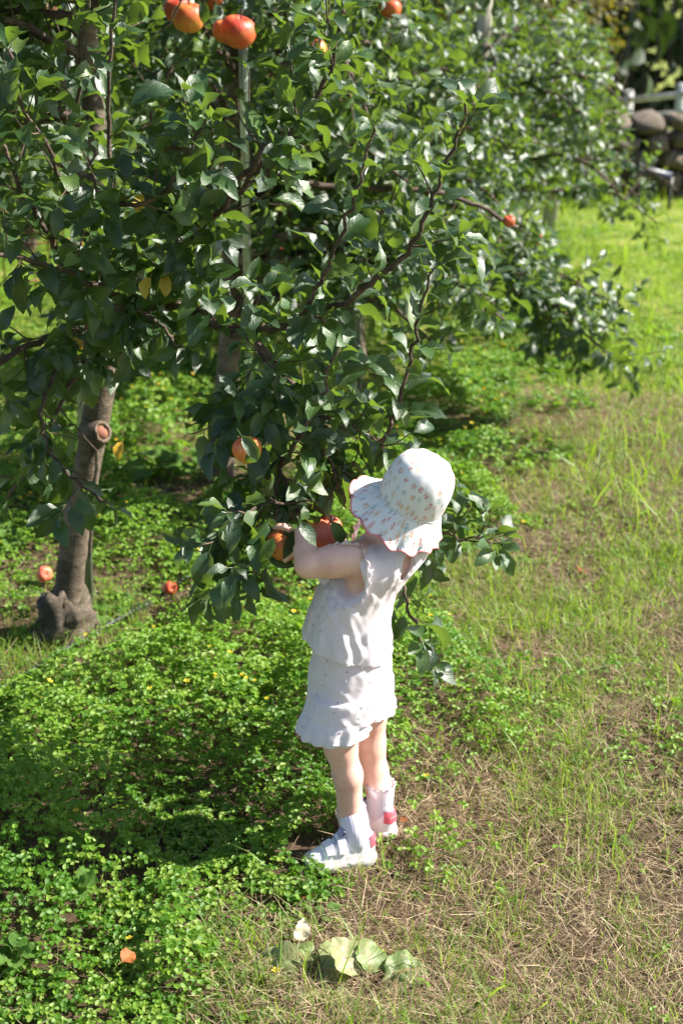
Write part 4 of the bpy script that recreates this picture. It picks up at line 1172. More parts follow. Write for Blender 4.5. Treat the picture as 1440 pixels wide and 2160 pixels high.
# leafy weeds in the clover
WD = [((165, 1930), 0.045, 'toothed pale weed in the clover at the lower left'), ((30, 2050), 0.05, 'long pale leaved weed at the lower left corner'), ((85, 1690), 0.045, 'broad toothed weed rising from the clover at the left edge'),
      ((180, 1870), 0.035, 'small toothed weed left of the bottom shade'), ((690, 1940), 0.03, 'tiny round weed below the shoe'), ((480, 1470), 0.035, 'broad weed in the bright clover left of the shorts'),
      ((250, 1290), 0.07, 'leafy weed beside the hose right of the nearest trunk'), ((225, 1310), 0.06, 'second leafy weed close to the swollen trunk base'), ((20, 1160), 0.09, 'tall leafy weed at the left edge behind the trunk'), ((330, 1010), 0.12, 'long leaved weed between the first two trunks'),
      ((415, 1010), 0.12, 'long leaved weed left of the second trunk'), ((480, 1060), 0.09, 'leafy weed at the foot of the second trunk'), ((1063, 1905), 0.028, 'ragged dandelion leaf rosette on the straw'), ((1310, 1785), 0.03, 'pale plantain leaf on the mown straw'),
      ((845, 1855), 0.018, 'small green seedling by the heel'), ((1020, 2125), 0.018, 'round bright seedling on the straw at the bottom'), ((1010, 1975), 0.013, 'tiny round bright seedling on the straw'),
      ((870, 1700), 0.024, 'clover-like seedling behind the far shoe'), ((940, 1740), 0.02, 'small leafy seedling in the straw right of the shoes'), ((1085, 1690), 0.02, 'seedling with two broad leaves in the grass')]
for (c, s, l) in WD:
    b = gp(*c, 0.0)
    h = float(clover_h(b[0], b[1])) * 0.9 * float(clover_w(b[0], b[1]) > 0.3)
    b[2] += h * 0.6
    o = empty('leafy_weed', tuple(b), l, 'weed', 'leafy weeds in the ground cover')
    n = 3 if s < 0.04 else random.randint(5, 8)
    a0 = random.uniform(0, 6)
    mb = MB(); tube(mb, [b - (0, 0, h * 0.6 + 0.01), b + (0, 0, 0.012)], 0.002, 5); mb.build('stem', M['weed'], o)
    for k in range(n):
        a = a0 + k * 6.283 / n + random.uniform(-.3, .3)
        big_leaf(o, b + (0, 0, 0.008 + 0.004 * k), (math.cos(a), math.sin(a), random.uniform(0.15, 0.7)), (0.2, -0.2, 1), s * random.uniform(0.8, 1.15), random.randint(0, 3), 'weed', wfac=1.2)

# ================================================================== THE CHILD
def noise3(p, s):
    """cheap 3-D wobble for cloth"""
    return np.sin(p[0] * 3.1 + s + 1.7 * np.sin(p[1] * 2.3 + s)) * np.cos(p[2] * 2.7 - s + 1.3 * np.sin(p[0] * 1.9))
class Field:
    def __init__(s, lo, hi, h):
        s.lo, s.h = np.asarray(lo, float), h
        s.n = np.ceil((np.asarray(hi) - s.lo) / h).astype(int) + 1
        s.a = np.full(s.n, 0.08, np.float32)
    def region(s, lo, hi):
        i0 = np.clip(np.floor((np.asarray(lo) - s.lo) / s.h).astype(int), 0, s.n)
        i1 = np.clip(np.ceil((np.asarray(hi) - s.lo) / s.h).astype(int) + 1, 0, s.n)
        sl = tuple(slice(a, b) for a, b in zip(i0, i1))
        g = np.meshgrid(*[s.lo[k] + s.h * np.arange(i0[k], i1[k]) for k in range(3)], indexing='ij')
        return sl, g
    def smin(s, sl, d, k):
        a = s.a[sl]
        if k <= 0: s.a[sl] = np.minimum(a, d); return
        h = np.clip(k - np.abs(a - d), 0, None) / k
        s.a[sl] = np.minimum(a, d) - h * h * k * 0.25
    def smax(s, sl, d, k=0.004):
        a = s.a[sl]
        h = np.clip(k - np.abs(a - d), 0, None) / k
        s.a[sl] = np.maximum(a, d) + h * h * k * 0.25
    def cone(s, a, b, ra, rb, k=0.01, cut=False):
        a, b = np.asarray(a, float), np.asarray(b, float)
        m = max(ra, rb) + k + 0.02
        sl, g = s.region(np.minimum(a, b) - m, np.maximum(a, b) + m)
        ab = b - a
        L2 = ab @ ab + 1e-12
        t = np.clip(((g[0] - a[0]) * ab[0] + (g[1] - a[1]) * ab[1] + (g[2] - a[2]) * ab[2]) / L2, 0, 1)
        d = np.sqrt((g[0] - a[0] - t * ab[0]) ** 2 + (g[1] - a[1] - t * ab[1]) ** 2 + (g[2] - a[2] - t * ab[2]) ** 2) - (ra + (rb - ra) * t)
        if cut: s.smax(sl, -d, k)
        else: s.smin(sl, d, k)
    def ellipsoid(s, c, axes, R, k=0.01, cut=False):
        c, axes = np.asarray(c, float), np.asarray(axes, float)
        m = axes.max() + k + 0.02
        sl, g = s.region(c - m, c + m)
        q = [sum((g[j] - c[j]) * R[j, i] for j in range(3)) / axes[i] for i in range(3)]
        r = np.sqrt(q[0] ** 2 + q[1] ** 2 + q[2] ** 2)
        d = (r - 1) * axes.min()
        if cut: s.smax(sl, -d, k)
        else: s.smin(sl, d, k)
    def func(s, fn, lo, hi, k=0.01):
        sl, g = s.region(lo, hi)
        s.smin(sl, fn(*g).astype(np.float32), k)
    def mesh(s):
        """surface nets"""
        a = s.a
        c = [a[i:a.shape[0] - 1 + i, j:a.shape[1] - 1 + j, k:a.shape[2] - 1 + k] for i in (0, 1) for j in (0, 1) for k in (0, 1)]
        neg = sum((x < 0).astype(np.int8) for x in c)
        act = (neg > 0) & (neg < 8)
        idx = np.argwhere(act)
        vals = np.stack([x[act] for x in c], 1)
        offs = np.array([(i, j, k) for i in (0, 1) for j in (0, 1) for k in (0, 1)], float)
        acc = np.zeros((len(idx), 3)); cnt = np.zeros(len(idx))
        for p in range(8):
            for q in range(p + 1, 8):
                if np.abs(offs[p] - offs[q]).sum() != 1: continue
                va, vb = vals[:, p], vals[:, q]
                m = (va < 0) != (vb < 0)
                t = np.where(m, va / np.where(m, va - vb, 1), 0)
                acc += np.where(m[:, None], offs[p] + t[:, None] * (offs[q] - offs[p]), 0); cnt += m
        v = s.lo + s.h * (idx + acc / cnt[:, None])
        vid = np.full(act.shape, -1, np.int64)
        vid[act] = np.arange(len(idx))
        faces = []
        for ax in range(3):
            o1, o2 = [k for k in range(3) if k != ax]
            sh = list(a.shape); sh[ax] -= 1
            A = a[tuple(slice(0, -1) if k == ax else slice(None) for k in range(3))]
            Bv = a[tuple(slice(1, None) if k == ax else slice(None) for k in range(3))]
            cr_ = np.argwhere((A < 0) != (Bv < 0))
            ok = (cr_[:, o1] > 0) & (cr_[:, o2] > 0) & (cr_[:, o1] < a.shape[o1] - 1) & (cr_[:, o2] < a.shape[o2] - 1)
            cr_ = cr_[ok]
            inside = A[tuple(cr_.T)] < 0
            def vi(d1, d2):
                q = cr_.copy(); q[:, o1] += d1; q[:, o2] += d2
                return vid[tuple(q.T)]
            f = np.stack([vi(-1, -1), vi(0, -1), vi(0, 0), vi(-1, 0)], 1)
            flip = inside if ax != 1 else ~inside
            f = np.where(flip[:, None], f, f[:, ::-1])
            faces.append(f)
        f = np.vstack(faces)
        return v, f[(f >= 0).all(1)]
def smooth_verts(v, f, it=2, lam=0.5):
    e = np.vstack([f[:, [0, 1]], f[:, [1, 2]], f[:, [2, 3]], f[:, [3, 0]]])
    for _ in range(it):
        s, c = np.zeros_like(v), np.zeros(len(v))
        for a, b in ((0, 1), (1, 0)):
            for k in range(3): s[:, k] += np.bincount(e[:, a], v[e[:, b], k], len(v))
            c += np.bincount(e[:, a], minlength=len(v))
        v = v + lam * (s / np.maximum(c, 1)[:, None] - v)
    return v
def crumple(v, f, amp, scale, seed, ax=(1.0, 1.0, 0.55)):
    """small sharp creases pressed into cloth"""
    a, b, c, d = (v[f[:, k]] for k in range(4))
    fn = np.cross(c - a, d - b)
    n = np.zeros_like(v)
    for k in range(4):
        for j in range(3): n[:, j] += np.bincount(f[:, k], fn[:, j], len(v))
    n = nrm(n)
    h = np.array([mnoise.ridged_multi_fractal(Vector((p[0] * scale * ax[0] + p[2] * scale * 0.4 + seed, p[1] * scale * ax[1], p[2] * scale * ax[2])), 1.0, 2.1, 3, 1.0, 1.6) for p in v])
    h = (h - h.mean()) / (h.std() + 1e-9)
    return v + n * (np.clip(h, -2, 2.5) * amp)[:, None]
def stack(kn):
    """kn rows: z, cx, cy, a (left half width), b (front half depth); returns a distance function along the child's own axes"""
    kn = np.array(sorted(kn), float)
    zz = np.linspace(kn[0, 0], kn[-1, 0], 80)
    col = []
    for j in range(1, 5):
        # smooth interpolation
        y = np.interp(zz, kn[:, 0], kn[:, j])
        w = 7
        yp = np.r_[np.full(w, y[0]), y, np.full(w, y[-1])]
        col.append(np.convolve(yp, np.ones(w) / w, 'same')[w:-w])
    def f(x, y, z, grow=0.0, wob=None):
        cx, cy, a, b = (np.interp(z, zz, c) for c in col)
        dx, dy = x - cx, y - cy
        u = dx * LEFT[0] + dy * LEFT[1]
        w = dx * FWD[0] + dy * FWD[1]
        a, b = a + grow, b + grow
        if wob is not None:
            th = np.arctan2(w / b, u / a)
            k = wob(th, z)
        else: k = 0
        r = np.sqrt((u / a) ** 2 + (w / b) ** 2)
        d = (r - 1) * np.minimum(a, b) - k
        return np.maximum(d, np.maximum(z - kn[-1, 0], kn[0, 0] - z))
    return f
FWD = nrm(np.array((-0.93, 0.36, 0.0)))
LEFT = np.array((-FWD[1], FWD[0], 0.0))               # towards the camera
UP = np.array((0, 0, 1.0))
YC = 2.46
def Q(px, py, dl=0.0):          # point of the child: pixel at the mid plane, then moved to its left
    return P(px, py, YC) + LEFT * dl

person_loc = np.array((*FEET.mean(0), float(gz(*FEET.mean(0)))))
person = empty('person', tuple(person_loc), 'small child in a floral sun hat, white blouse and shorts reaching for an apple', 'person')
# ---- skin
m_, nt, N, L, b_, out = new_mat('skin')
co = N.new('ShaderNodeTexCoord')
n1 = texn(N, L, 'ShaderNodeTexNoise', 26, co.outputs['Object'], Detail=6.0)
rr = ramp(N, [(0.3, (0.64, 0.345, 0.275)), (0.5, (0.71, 0.43, 0.345)), (0.7, (0.76, 0.49, 0.405))]); L.new(n1.outputs[0], rr.inputs[0])
L.new(rr.outputs[0], b_.inputs['Base Color'])
b_.inputs['Roughness'].default_value = 0.5
b_.inputs['Subsurface Weight'].default_value = 0.25
b_.inputs['Subsurface Radius'].default_value = (0.012, 0.005, 0.003)
b_.inputs['Subsurface Scale'].default_value = 0.6
n2 = texn(N, L, 'ShaderNodeTexNoise', 500, co.outputs['Object'], Detail=2.0)
bump(N, L, n2.outputs[0], 0.15, 0.0006, b_)
M['skin'] = m_
def cloth_mat(name, base, weave=900, fine=0.0006, trans=0.18, extra=None):
    m, nt, N, L, b, out = new_mat(name)
    co = N.new('ShaderNodeTexCoord')
    n = texn(N, L, 'ShaderNodeTexNoise', 30, co.outputs['Object'], Detail=5.0)
    w1 = texn(N, L, 'ShaderNodeTexNoise', weave, co.outputs['Object'], Detail=2.0)
    w2 = texn(N, L, 'ShaderNodeTexNoise', 110, co.outputs['Object'], Detail=3.0)
    r = ramp(N, [(0.3, tuple(x * 0.95 for x in base)), (0.7, base)]); L.new(n.outputs[0], r.inputs[0])
    c = r.outputs[0]
    if extra: c = extra(N, L, c)
    L.new(c, b.inputs['Base Color'])
    b.inputs['Roughness'].default_value = 0.9
    b.inputs['Specular IOR Level'].default_value = 0.2
    b.inputs['Sheen Weight'].default_value = 0.15
    h = mathn(N, L, 'ADD', mathn(N, L, 'MULTIPLY', mathn(N, L, 'ADD', w1.outputs[0], w2.outputs[0]), 0.25), n.outputs[0])
    bump(N, L, h, 0.25, 0.003, b)
    tr = N.new('ShaderNodeBsdfTranslucent'); L.new(c, tr.inputs[0])
    mx = N.new('ShaderNodeMixShader'); mx.inputs[0].default_value = trans
    L.new(b.outputs[0], mx.inputs[1]); L.new(tr.outputs[0], mx.inputs[2]); L.new(mx.outputs[0], out.inputs[0])
    return m
M['blouse'] = cloth_mat('white_cotton', (0.83, 0.775, 0.81), trans=0.3)
M['shorts'] = cloth_mat('white_cotton_shorts', (0.83, 0.78, 0.825), trans=0.3)
M['sock'] = cloth_mat('sock_knit', (0.80, 0.76, 0.85), 2600)
M['thread'] = plain('eyelet_hole', (0.10, 0.085, 0.085), 0.9)
def print_extra(N, L, c):
    """small bouquets printed on the cloth: coral, apricot and blue-green sprigs"""
    uv = N.new('ShaderNodeUVMap')
    big = texn(N, L, 'ShaderNodeTexVoronoi', 1.0, uv.outputs[0], voronoi_dimensions='2D', Randomness=0.95)
    big.inputs['Scale'].default_value = 46.0
    sm = texn(N, L, 'ShaderNodeTexVoronoi', 1.0, uv.outputs[0], voronoi_dimensions='2D', Randomness=0.9)
    sm.inputs['Scale'].default_value = 250.0
    lf = texn(N, L, 'ShaderNodeTexVoronoi', 1.0, uv.outputs[0], voronoi_dimensions='2D', Randomness=1.0)
    lf.inputs['Scale'].default_value = 230.0
    sep = N.new('ShaderNodeSeparateColor'); L.new(big.outputs['Color'], sep.inputs[0])
    size = mathn(N, L, 'ADD', 0.17, mathn(N, L, 'MULTIPLY', sep.outputs[1], 0.20))
    inb = mathn(N, L, 'LESS_THAN', big.outputs['Distance'], size)
    inl = mathn(N, L, 'LESS_THAN', big.outputs['Distance'], mathn(N, L, 'ADD', size, 0.10))
    blob = mathn(N, L, 'MULTIPLY', inb, mathn(N, L, 'LESS_THAN', sm.outputs['Distance'], 0.46))
    lb = mathn(N, L, 'MULTIPLY', inl, mathn(N, L, 'LESS_THAN', lf.outputs['Distance'], 0.24))
    hue = ramp(N, [(0.0, (0.66, 0.12, 0.12)), (0.42, (0.70, 0.18, 0.14)), (0.43, (0.74, 0.34, 0.12)), (0.72, (0.74, 0.38, 0.16)), (0.73, (0.20, 0.40, 0.42)), (1, (0.18, 0.38, 0.38))])
    hue.color_ramp.interpolation = 'CONSTANT'
    L.new(sep.outputs[0], hue.inputs[0])
    c = mix(N, L, mathn(N, L, 'MULTIPLY', lb, 0.75), c, (0.32, 0.45, 0.28))
    return mix(N, L, mathn(N, L, 'MULTIPLY', blob, 0.7), c, hue.outputs[0])
M['hat'] = cloth_mat('floral_muslin', (0.80, 0.78, 0.80), 700, 0.001, 0.12, print_extra)
M['hat_trim'] = plain('coral_trim', (0.62, 0.21, 0.20), 0.8, 0, 0.1, 200)
M['shoe'] = plain('white_leather', (0.80, 0.76, 0.79), 0.48, 0, 0.06, 30, 0.0006)
M['sole'] = plain('white_rubber', (0.68, 0.63, 0.63), 0.6, 0, 0.10, 40, 0.0005)
M['lining'] = plain('lilac_lining', (0.40, 0.36, 0.48), 0.8, 0, 0.1, 300)
M['heel'] = plain('coral_leather', (0.66, 0.10, 0.14), 0.45, 0, 0.08, 60, 0.0004)
M['hair'] = plain('dark_hair', (0.02, 0.013, 0.010), 0.45, 0, 0.5, 200, 0.003)
M['lettering'] = plain('white_print', (0.75, 0.74, 0.75), 0.5, 0, 0.02)
M['emboss'] = plain('grey_print', (0.42, 0.39, 0.39), 0.6, 0, 0.05)

# ---- joints
pelvis = Q(742, 1415)
chest = Q(785, 1205)
neckb = Q(833, 1142)
headc = Q(872, 1050, 0.018) - nrm(np.array((0.36, -0.24, 0.90))) * 0.026
shL, shR = Q(772, 1152, 0.062), Q(800, 1150, -0.075)
elL = P(640, 1196, 2.39)
wrL = P(640, 1130, 2.455)
knL, anL = P(718, 1575, YC - 0.045), P(741, 1735, FEET[0][1] + 0.01)
knR = P(779, 1568, YC + 0.055)
heelR, toeR = G(830, 1772)[:2], nrm(np.array((-0.75, 0.62)))
anR = np.array((*(heelR + toeR * 0.036), 0.095))
hipL, hipR = Q(738, 1450, 0.045), Q(752, 1450, -0.045)
zc = lambda z, px, dl=0.0: None
def kn(py, x0, x1, a=None, grow=0.0, ratio=None):
    """one ring of the torso from its outline in the photograph (side view)"""
    c = Q((x0 + x1) / 2, py)
    dep = project(c)[2][0]
    w = (x1 - x0) / 2 / FPX * dep
    a = a if a else w * 1.05
    b = math.sqrt(max(w * w - (a * FWD[1]) ** 2, 1e-6)) / abs(FWD[0])
    return (c[2], c[0], c[1], a + grow, b + grow)
torso_kn = [kn(1470, 672, 812, 0.082), kn(1410, 665, 815, 0.080), kn(1340, 662, 812, 0.076), kn(1270, 683, 826, 0.076), kn(1235, 694, 846, 0.080), kn(1210, 706, 858, 0.080), kn(1185, 732, 882, 0.080), kn(1160, 752, 896, 0.074), kn(1135, 782, 892, 0.055)]
tors = stack(torso_kn)
lo, hi = np.array((-0.20, 2.15, -0.02)), np.array((0.30, 2.82, 0.95))
F = Field(lo, hi, 0.0038)
F.func(lambda x, y, z: tors(x, y, z, -0.013), lo + 0.01, hi - 0.01, 0.0)
F.cone(Q(792, 1176, 0.032), Q(800, 1176, -0.03), 0.048, 0.048, 0.02)
F.cone(neckb + (-0.004, 0, -0.02), headc + (0.0, 0, -0.03), 0.034, 0.033, 0.02)
# head with a small face turned to the apple
hax = nrm(np.array((0.34, -0.18, 0.92)))
hf = nrm(FWD - hax * np.dot(FWD, hax)); hl = np.cross(hax, hf)
HR = np.stack([hl, hf, hax], 1)
F.ellipsoid(headc + hax * 0.018, (0.0485, 0.053, 0.064), HR, 0.01)
F.ellipsoid(headc + hf * 0.018 - hax * 0.030, (0.046, 0.048, 0.044), HR, 0.03)
F.cone(headc + hf * 0.064 - hax * 0.010, headc + hf * 0.072 - hax * 0.022, 0.006, 0.008, 0.012)
for s in (-1, 1):
    F.ellipsoid(headc + hf * 0.058 + hl * 0.022 * s, (0.011, 0.007, 0.006), HR, 0.006, cut=True)
    F.ellipsoid(headc + hl * 0.049 * s - hax * 0.012 - hf * 0.004, (0.006, 0.013, 0.018), HR, 0.008)
F.cone(headc + hf * 0.064 - hax * 0.044 + hl * 0.012, headc + hf * 0.064 - hax * 0.044 - hl * 0.012, 0.0045, 0.0045, 0.008)
# arms
def limb(pts, rad, k=0.012):
    for i in range(len(pts) - 1): F.cone(pts[i], pts[i + 1], rad[i], rad[i + 1], k)
upm = (shL + elL) / 2
limb([shL, shL * 0.6 + elL * 0.4 + (0, 0, 0.001), elL + (0.012, 0, 0.004)], [0.0325, 0.0285, 0.0240], 0.018)
fm = elL * 0.55 + wrL * 0.45
limb([elL + (0.006, 0, 0.004), fm + (0.004, -0.002, 0), wrL], [0.0230, 0.0205, 0.0160], 0.012)
elR, wrR = P(745, 1215, 2.62), P(722, 1165, 2.63)
limb([shR, (shR + elR) / 2, elR], [0.036, 0.033, 0.028]); limb([elR, (elR + wrR) / 2, wrR], [0.027, 0.025, 0.019])
# hands: palm, four bent fingers and a thumb closing round the apple
def hand(w, c, r, knuck, spread, around, thumb_dir):
    """w wrist, c and r the apple, knuck direction from the apple to the knuckles, spread axis along the knuckle row"""
    knuck, spread = nrm(knuck), nrm(spread)
    around = nrm(np.cross(spread, knuck)) if around is None else nrm(around)
    kc = c + knuck * (r + 0.008)
    for u in (-0.016, -0.005, 0.006, 0.016):
        F.cone(w + spread * u * 0.55, kc + spread * u, 0.0125, 0.0098, 0.008)
    ln = (0.8, 0.97, 1.0, 0.9)
    for i, u in enumerate((-0.019, -0.0065, 0.0065, 0.019)):
        prev = kc + spread * u
        for sgm, ang in enumerate((0.42, 0.86, 1.24)):
            ang *= ln[i]
            d = nrm(knuck * math.cos(ang) + around * math.sin(ang) + spread * u * 5.0)
            q = c + d * (r + 0.0055)
            F.cone(prev, q, (0.0076, 0.0068, 0.0062)[sgm], (0.0068, 0.0062, 0.0054)[sgm], 0.002)
            prev = q
    tb = w * 0.45 + kc * 0.55 + spread * 0.016
    td = nrm(thumb_dir)
    q1 = c + nrm(knuck + td * 0.8) * (r + 0.007); q2 = c + nrm(knuck * 0.35 + td) * (r + 0.005)
    F.cone(tb, q1, 0.0095, 0.0078, 0.006); F.cone(q1, q2, 0.0078, 0.0062, 0.002)
kL = nrm(np.array((0.80, -0.35, 0.62)))
hand(wrL, APPLE_B, 0.035, kL, np.array((-0.1, 0.9, 0.5)) * -1, np.array((-0.75, 0.2, 0.65)), np.array((-0.2, -0.75, -0.55)))
kR = nrm(np.array((0.45, 0.85, -0.25)))
hand(wrR, APPLE_A, 0.043, kR, np.array((0.25, 0.15, 0.9)), np.array((-0.85, 0.5, 0.0)), np.array((0.3, 0.2, -0.8)))
# legs
for hp_, k_, a_ in ((hipL, knL, anL), (hipR, knR, anR)):
    cal = k_ * 0.62 + a_ * 0.38 + np.array((0.008, 0.0, 0))
    k2_ = P(733, 1635, YC - 0.045) if hp_ is hipL else P(788, 1628, YC + 0.055)
    limb([hp_, (hp_ + k_) / 2, k_], [0.044, 0.038, 0.0325], 0.02)
    limb([k_, k2_, a_ * 0.8 + k2_ * 0.2, a_, a_ - (0, 0, 0.06)], [0.0300, 0.0282, 0.0250, 0.0225, 0.0225], 0.014)
F.cone(Q(800, 1200, 0.01), Q(840, 1180, 0.016), 0.050, 0.037, 0.02)
v, f = F.mesh()
v = smooth_verts(v, f, 3)
body_me = mesh_np('body', v - person_loc, [f], True, None, None, M['skin'])
body = link('body', body_me, person)

# ---- blouse
FOLDS = [(0.75, 0.635, -0.55, 0.545, 0.006, 0.0042), (0.95, 0.60, -0.35, 0.515, 0.006, 0.0036), (0.35, 0.63, -0.9, 0.575, 0.005, 0.0034), (1.15, 0.645, 1.25, 0.47, 0.006, 0.0036), (0.85, 0.56, 0.95, 0.46, 0.006, 0.0034),
         (0.35, 0.53, 0.25, 0.45, 0.006, 0.0036), (-0.25, 0.52, -0.5, 0.44, 0.006, 0.0034), (-0.2, 0.67, -0.9, 0.60, 0.005, 0.003), (1.5, 0.63, 1.6, 0.46, 0.007, 0.004), (-1.2, 0.60, -0.8, 0.50, 0.006, 0.003), (0.1, 0.60, -0.7, 0.49, 0.005, 0.003), (-1.9, 0.62, -2.1, 0.46, 0.007, 0.004), (2.4, 0.62, 2.5, 0.46, 0.007, 0.004)]
SFOLDS = [(0.8, 0.40, 0.2, 0.30, 0.006, 0.0032), (0.3, 0.42, -0.5, 0.37, 0.005, 0.003), (-0.3, 0.35, -1.0, 0.30, 0.005, 0.0032), (1.2, 0.42, 1.3, 0.28, 0.006, 0.003), (0.5, 0.34, 0.55, 0.27, 0.005, 0.003), (0.0, 0.36, -0.2, 0.27, 0.005, 0.003), (-0.6, 0.43, -1.3, 0.39, 0.005, 0.003), (-1.5, 0.40, -1.2, 0.33, 0.006, 0.003)]
def folds(th, z, lst):
    k = np.zeros_like(z)
    for t0, z0_, t1_, z1_, w, a in lst:
        x0, x1 = t0 * 0.085, t1_ * 0.085
        dx, dz = x1 - x0, z1_ - z0_
        L2 = dx * dx + dz * dz
        px_, pz_ = th * 0.085 - x0, z - z0_
        t = np.clip((px_ * dx + pz_ * dz) / L2, 0, 1)
        bow = 0.006 * np.sin(t * 3.1416)
        side = (px_ * dz - pz_ * dx) / math.sqrt(L2) - bow
        al = np.clip((px_ * dx + pz_ * dz) / L2, -1, 2) - t
        d2 = side ** 2 + (al ** 2) * L2
        fade = np.sin(np.clip(t * 0.85 + 0.1, 0, 1) * 3.1416) ** 0.6
        k = k + 0.72 * a * fade * (np.exp(-d2 / (w * w)) - 0.6 * np.exp(-((side - 1.7 * w) ** 2 + al ** 2 * L2) / (w * w)))
    return k
def bl_wob(th, z):
    t = np.clip((0.66 - z) / 0.22, 0, 1)
    hem = 0.0032 * np.sin(th * 9 + 2.0 * np.sin(z * 22) + 0.8 * np.sin(th * 3)) * t ** 1.4
    diag = 0.0026 * np.sin(z * 105 + th * 2.6 + 1.4 * np.sin(th * 3.0 + z * 30)) * np.exp(-((z - 0.575) / 0.075) ** 2)
    fine = 0.0013 * np.sin(th * 23 + z * 60 + 3 * np.sin(z * 70)) * (0.4 + 0.6 * t)
    return hem + diag * 0.35 + fine + folds(th, z, FOLDS)
bl_kn = [kn(1392, 640, 824, 0.100), kn(1345, 636, 825, 0.098), kn(1300, 646, 825, 0.094), kn(1255, 662, 832, 0.090), kn(1235, 674, 846, 0.089), kn(1215, 690, 862, 0.089), kn(1185, 720, 890, 0.087), kn(1160, 750, 908, 0.082), kn(1138, 774, 912, 0.072), kn(1124, 790, 910, 0.058), kn(1112, 800, 900, 0.04)]
blf = stack(bl_kn)
hemz = lambda x, y: 0.462 - 0.050 * np.clip((x - 0.02) / 0.09, -1, 1) + 0.0
Bf = Field((-0.16, 2.28, 0.36), (0.26, 2.66, 0.80), 0.0029)
sl, g = Bf.region(Bf.lo, Bf.lo + Bf.h * Bf.n)
d = blf(*g, wob=bl_wob)
z0 = Q(730, 1345)[2]
hemf = (z0 + 0.012 - 0.30 * (g[0] - Q(640, 1340)[0])) - g[2]
hemf = np.clip(hemf, -1, 0.2)
Bf.smin(sl, np.maximum(d, hemf).astype(np.float32), 0)
Bf.cone(Q(785, 1172, 0.052), Q(800, 1172, -0.062), 0.046, 0.046, 0.018)
# hollow below the waist so that the hem is an edge, armholes, neck and the keyhole at the back
inner = np.maximum(d + 0.0068, g[2] - 0.52)
Bf.smax(sl, (-inner).astype(np.float32), 0.002)
Bf.cone(Q(752, 1172, 0.060), Q(736, 1185, 0.16), 0.040, 0.050, 0.006, cut=True)
Bf.cone(Q(765, 1192, 0.074), Q(745, 1200, 0.16), 0.034, 0.04, 0.006, cut=True)
Bf.cone(Q(776, 1165, -0.082), Q(750, 1185, -0.16), 0.036, 0.05, 0.006, cut=True)
Bf.cone(Q(838, 1128), Q(846, 1080), 0.042, 0.05, 0.005, cut=True)
def back_pt(px, py, dep=0.0):
    dr = ray(px, py)
    for t in np.linspace(2.3, 3.3, 500):
        p = np.array((0, 0, CAM_H)) + dr * t
        if blf(*[np.array([c]) for c in p])[0] < 0: return p + dr * dep
    return Q(px, py)
for (px0, py0, r_), (px1, py1, r2_) in (((866, 1166, 0.005), (861, 1188, 0.0105)), ((861, 1188, 0.0105), (846, 1222, 0.003))):
    Bf.cone(back_pt(px0, py0), back_pt(px1, py1), r_ + 0.001, r2_ + 0.001, 0.001, cut=True)
    for dp in (0.007, 0.014, 0.02): Bf.cone(back_pt(px0, py0, dp), back_pt(px1, py1, dp), r_, r2_, 0.001, cut=True)
keyhole = [back_pt(866, 1182), back_pt(856, 1202)]
v, f = Bf.mesh()
v = smooth_verts(v, f, 3)
v = crumple(v, f, 0.00032, 34, 3.0)
blouse_w = v.copy()
blouse = link('blouse', mesh_np('blouse', v - person_loc, [f], True, None, None, M['blouse']), person)
bl_bvh = BVHTree.FromPolygons([tuple(x) for x in v], [tuple(x) for x in f])
def ruffle(name, pts, outs, w, waves, amp, mat, parent, thick=0.0016, rows=4):
    """a gathered strip along pts, standing out along outs"""
    pts, outs = np.asarray(pts), nrm(np.asarray(outs))
    n = len(pts)
    tn = nrm(np.gradient(pts, axis=0)); sd = np.cross(tn, outs)
    rowsv = []
    for r in range(rows):
        t = r / (rows - 1)
        ph = np.arange(n) / n * 6.2832 * waves
        off = np.sin(ph + 0.7 * np.sin(ph * 0.37)) * amp * t
        rowsv.append(pts + outs * (w * t * (1 + 0.15 * np.sin(ph * 0.31)))[:, None] + sd * off[:, None])
    top = np.vstack(rowsv); bot = np.vstack([q + np.repeat(sd[None], 1, 0)[0] * -thick for q in rowsv])
    mb = MB()
    fq = grid_faces(rows, n)
    mb.add(np.vstack([top, bot]), [np.vstack([fq, fq[:, ::-1] + rows * n])])
    return mb.build(name, mat, parent)
def armhole(cpx, cpy, side, rx, rz):
    c = Q(cpx, cpy, 0.068 * side)
    pts, outs = [], []
    f2 = nrm(FWD + UP * 0.25)
    for a in np.linspace(-0.15 * 6.28, 0.87 * 6.28, 110):
        p = c + f2 * math.cos(a) * rx + nrm(UP - FWD * 0.25) * math.sin(a) * rz
        hit = bl_bvh.ray_cast(Vector(p + LEFT * side * 0.12), Vector(-LEFT * side), 0.2)
        q = np.array(hit[0]) if hit[0] is not None and abs(np.dot(np.array(hit[0]) - c, LEFT)) < 0.05 else p
        pts.append(q); outs.append(LEFT * side * 0.75 + nrm(p - c) * 0.75)
    pts = np.array(pts)
    k = np.ones(9) / 9
    pp = np.vstack([pts[-4:], pts, pts[:4]])
    pts = np.stack([np.convolve(pp[:, j], k, 'valid') for j in range(3)], 1)
    return pts, outs
pts, outs = armhole(757, 1178, 1, 0.046, 0.055)
ruffle('sleeve_ruffle', pts, outs, 0.014, 19, 0.0032, M['blouse'], blouse)
pts, outs = armhole(770, 1172, -1, 0.046, 0.055)
ruffle('sleeve_ruffle', pts, outs, 0.014, 19, 0.0032, M['blouse'], blouse)
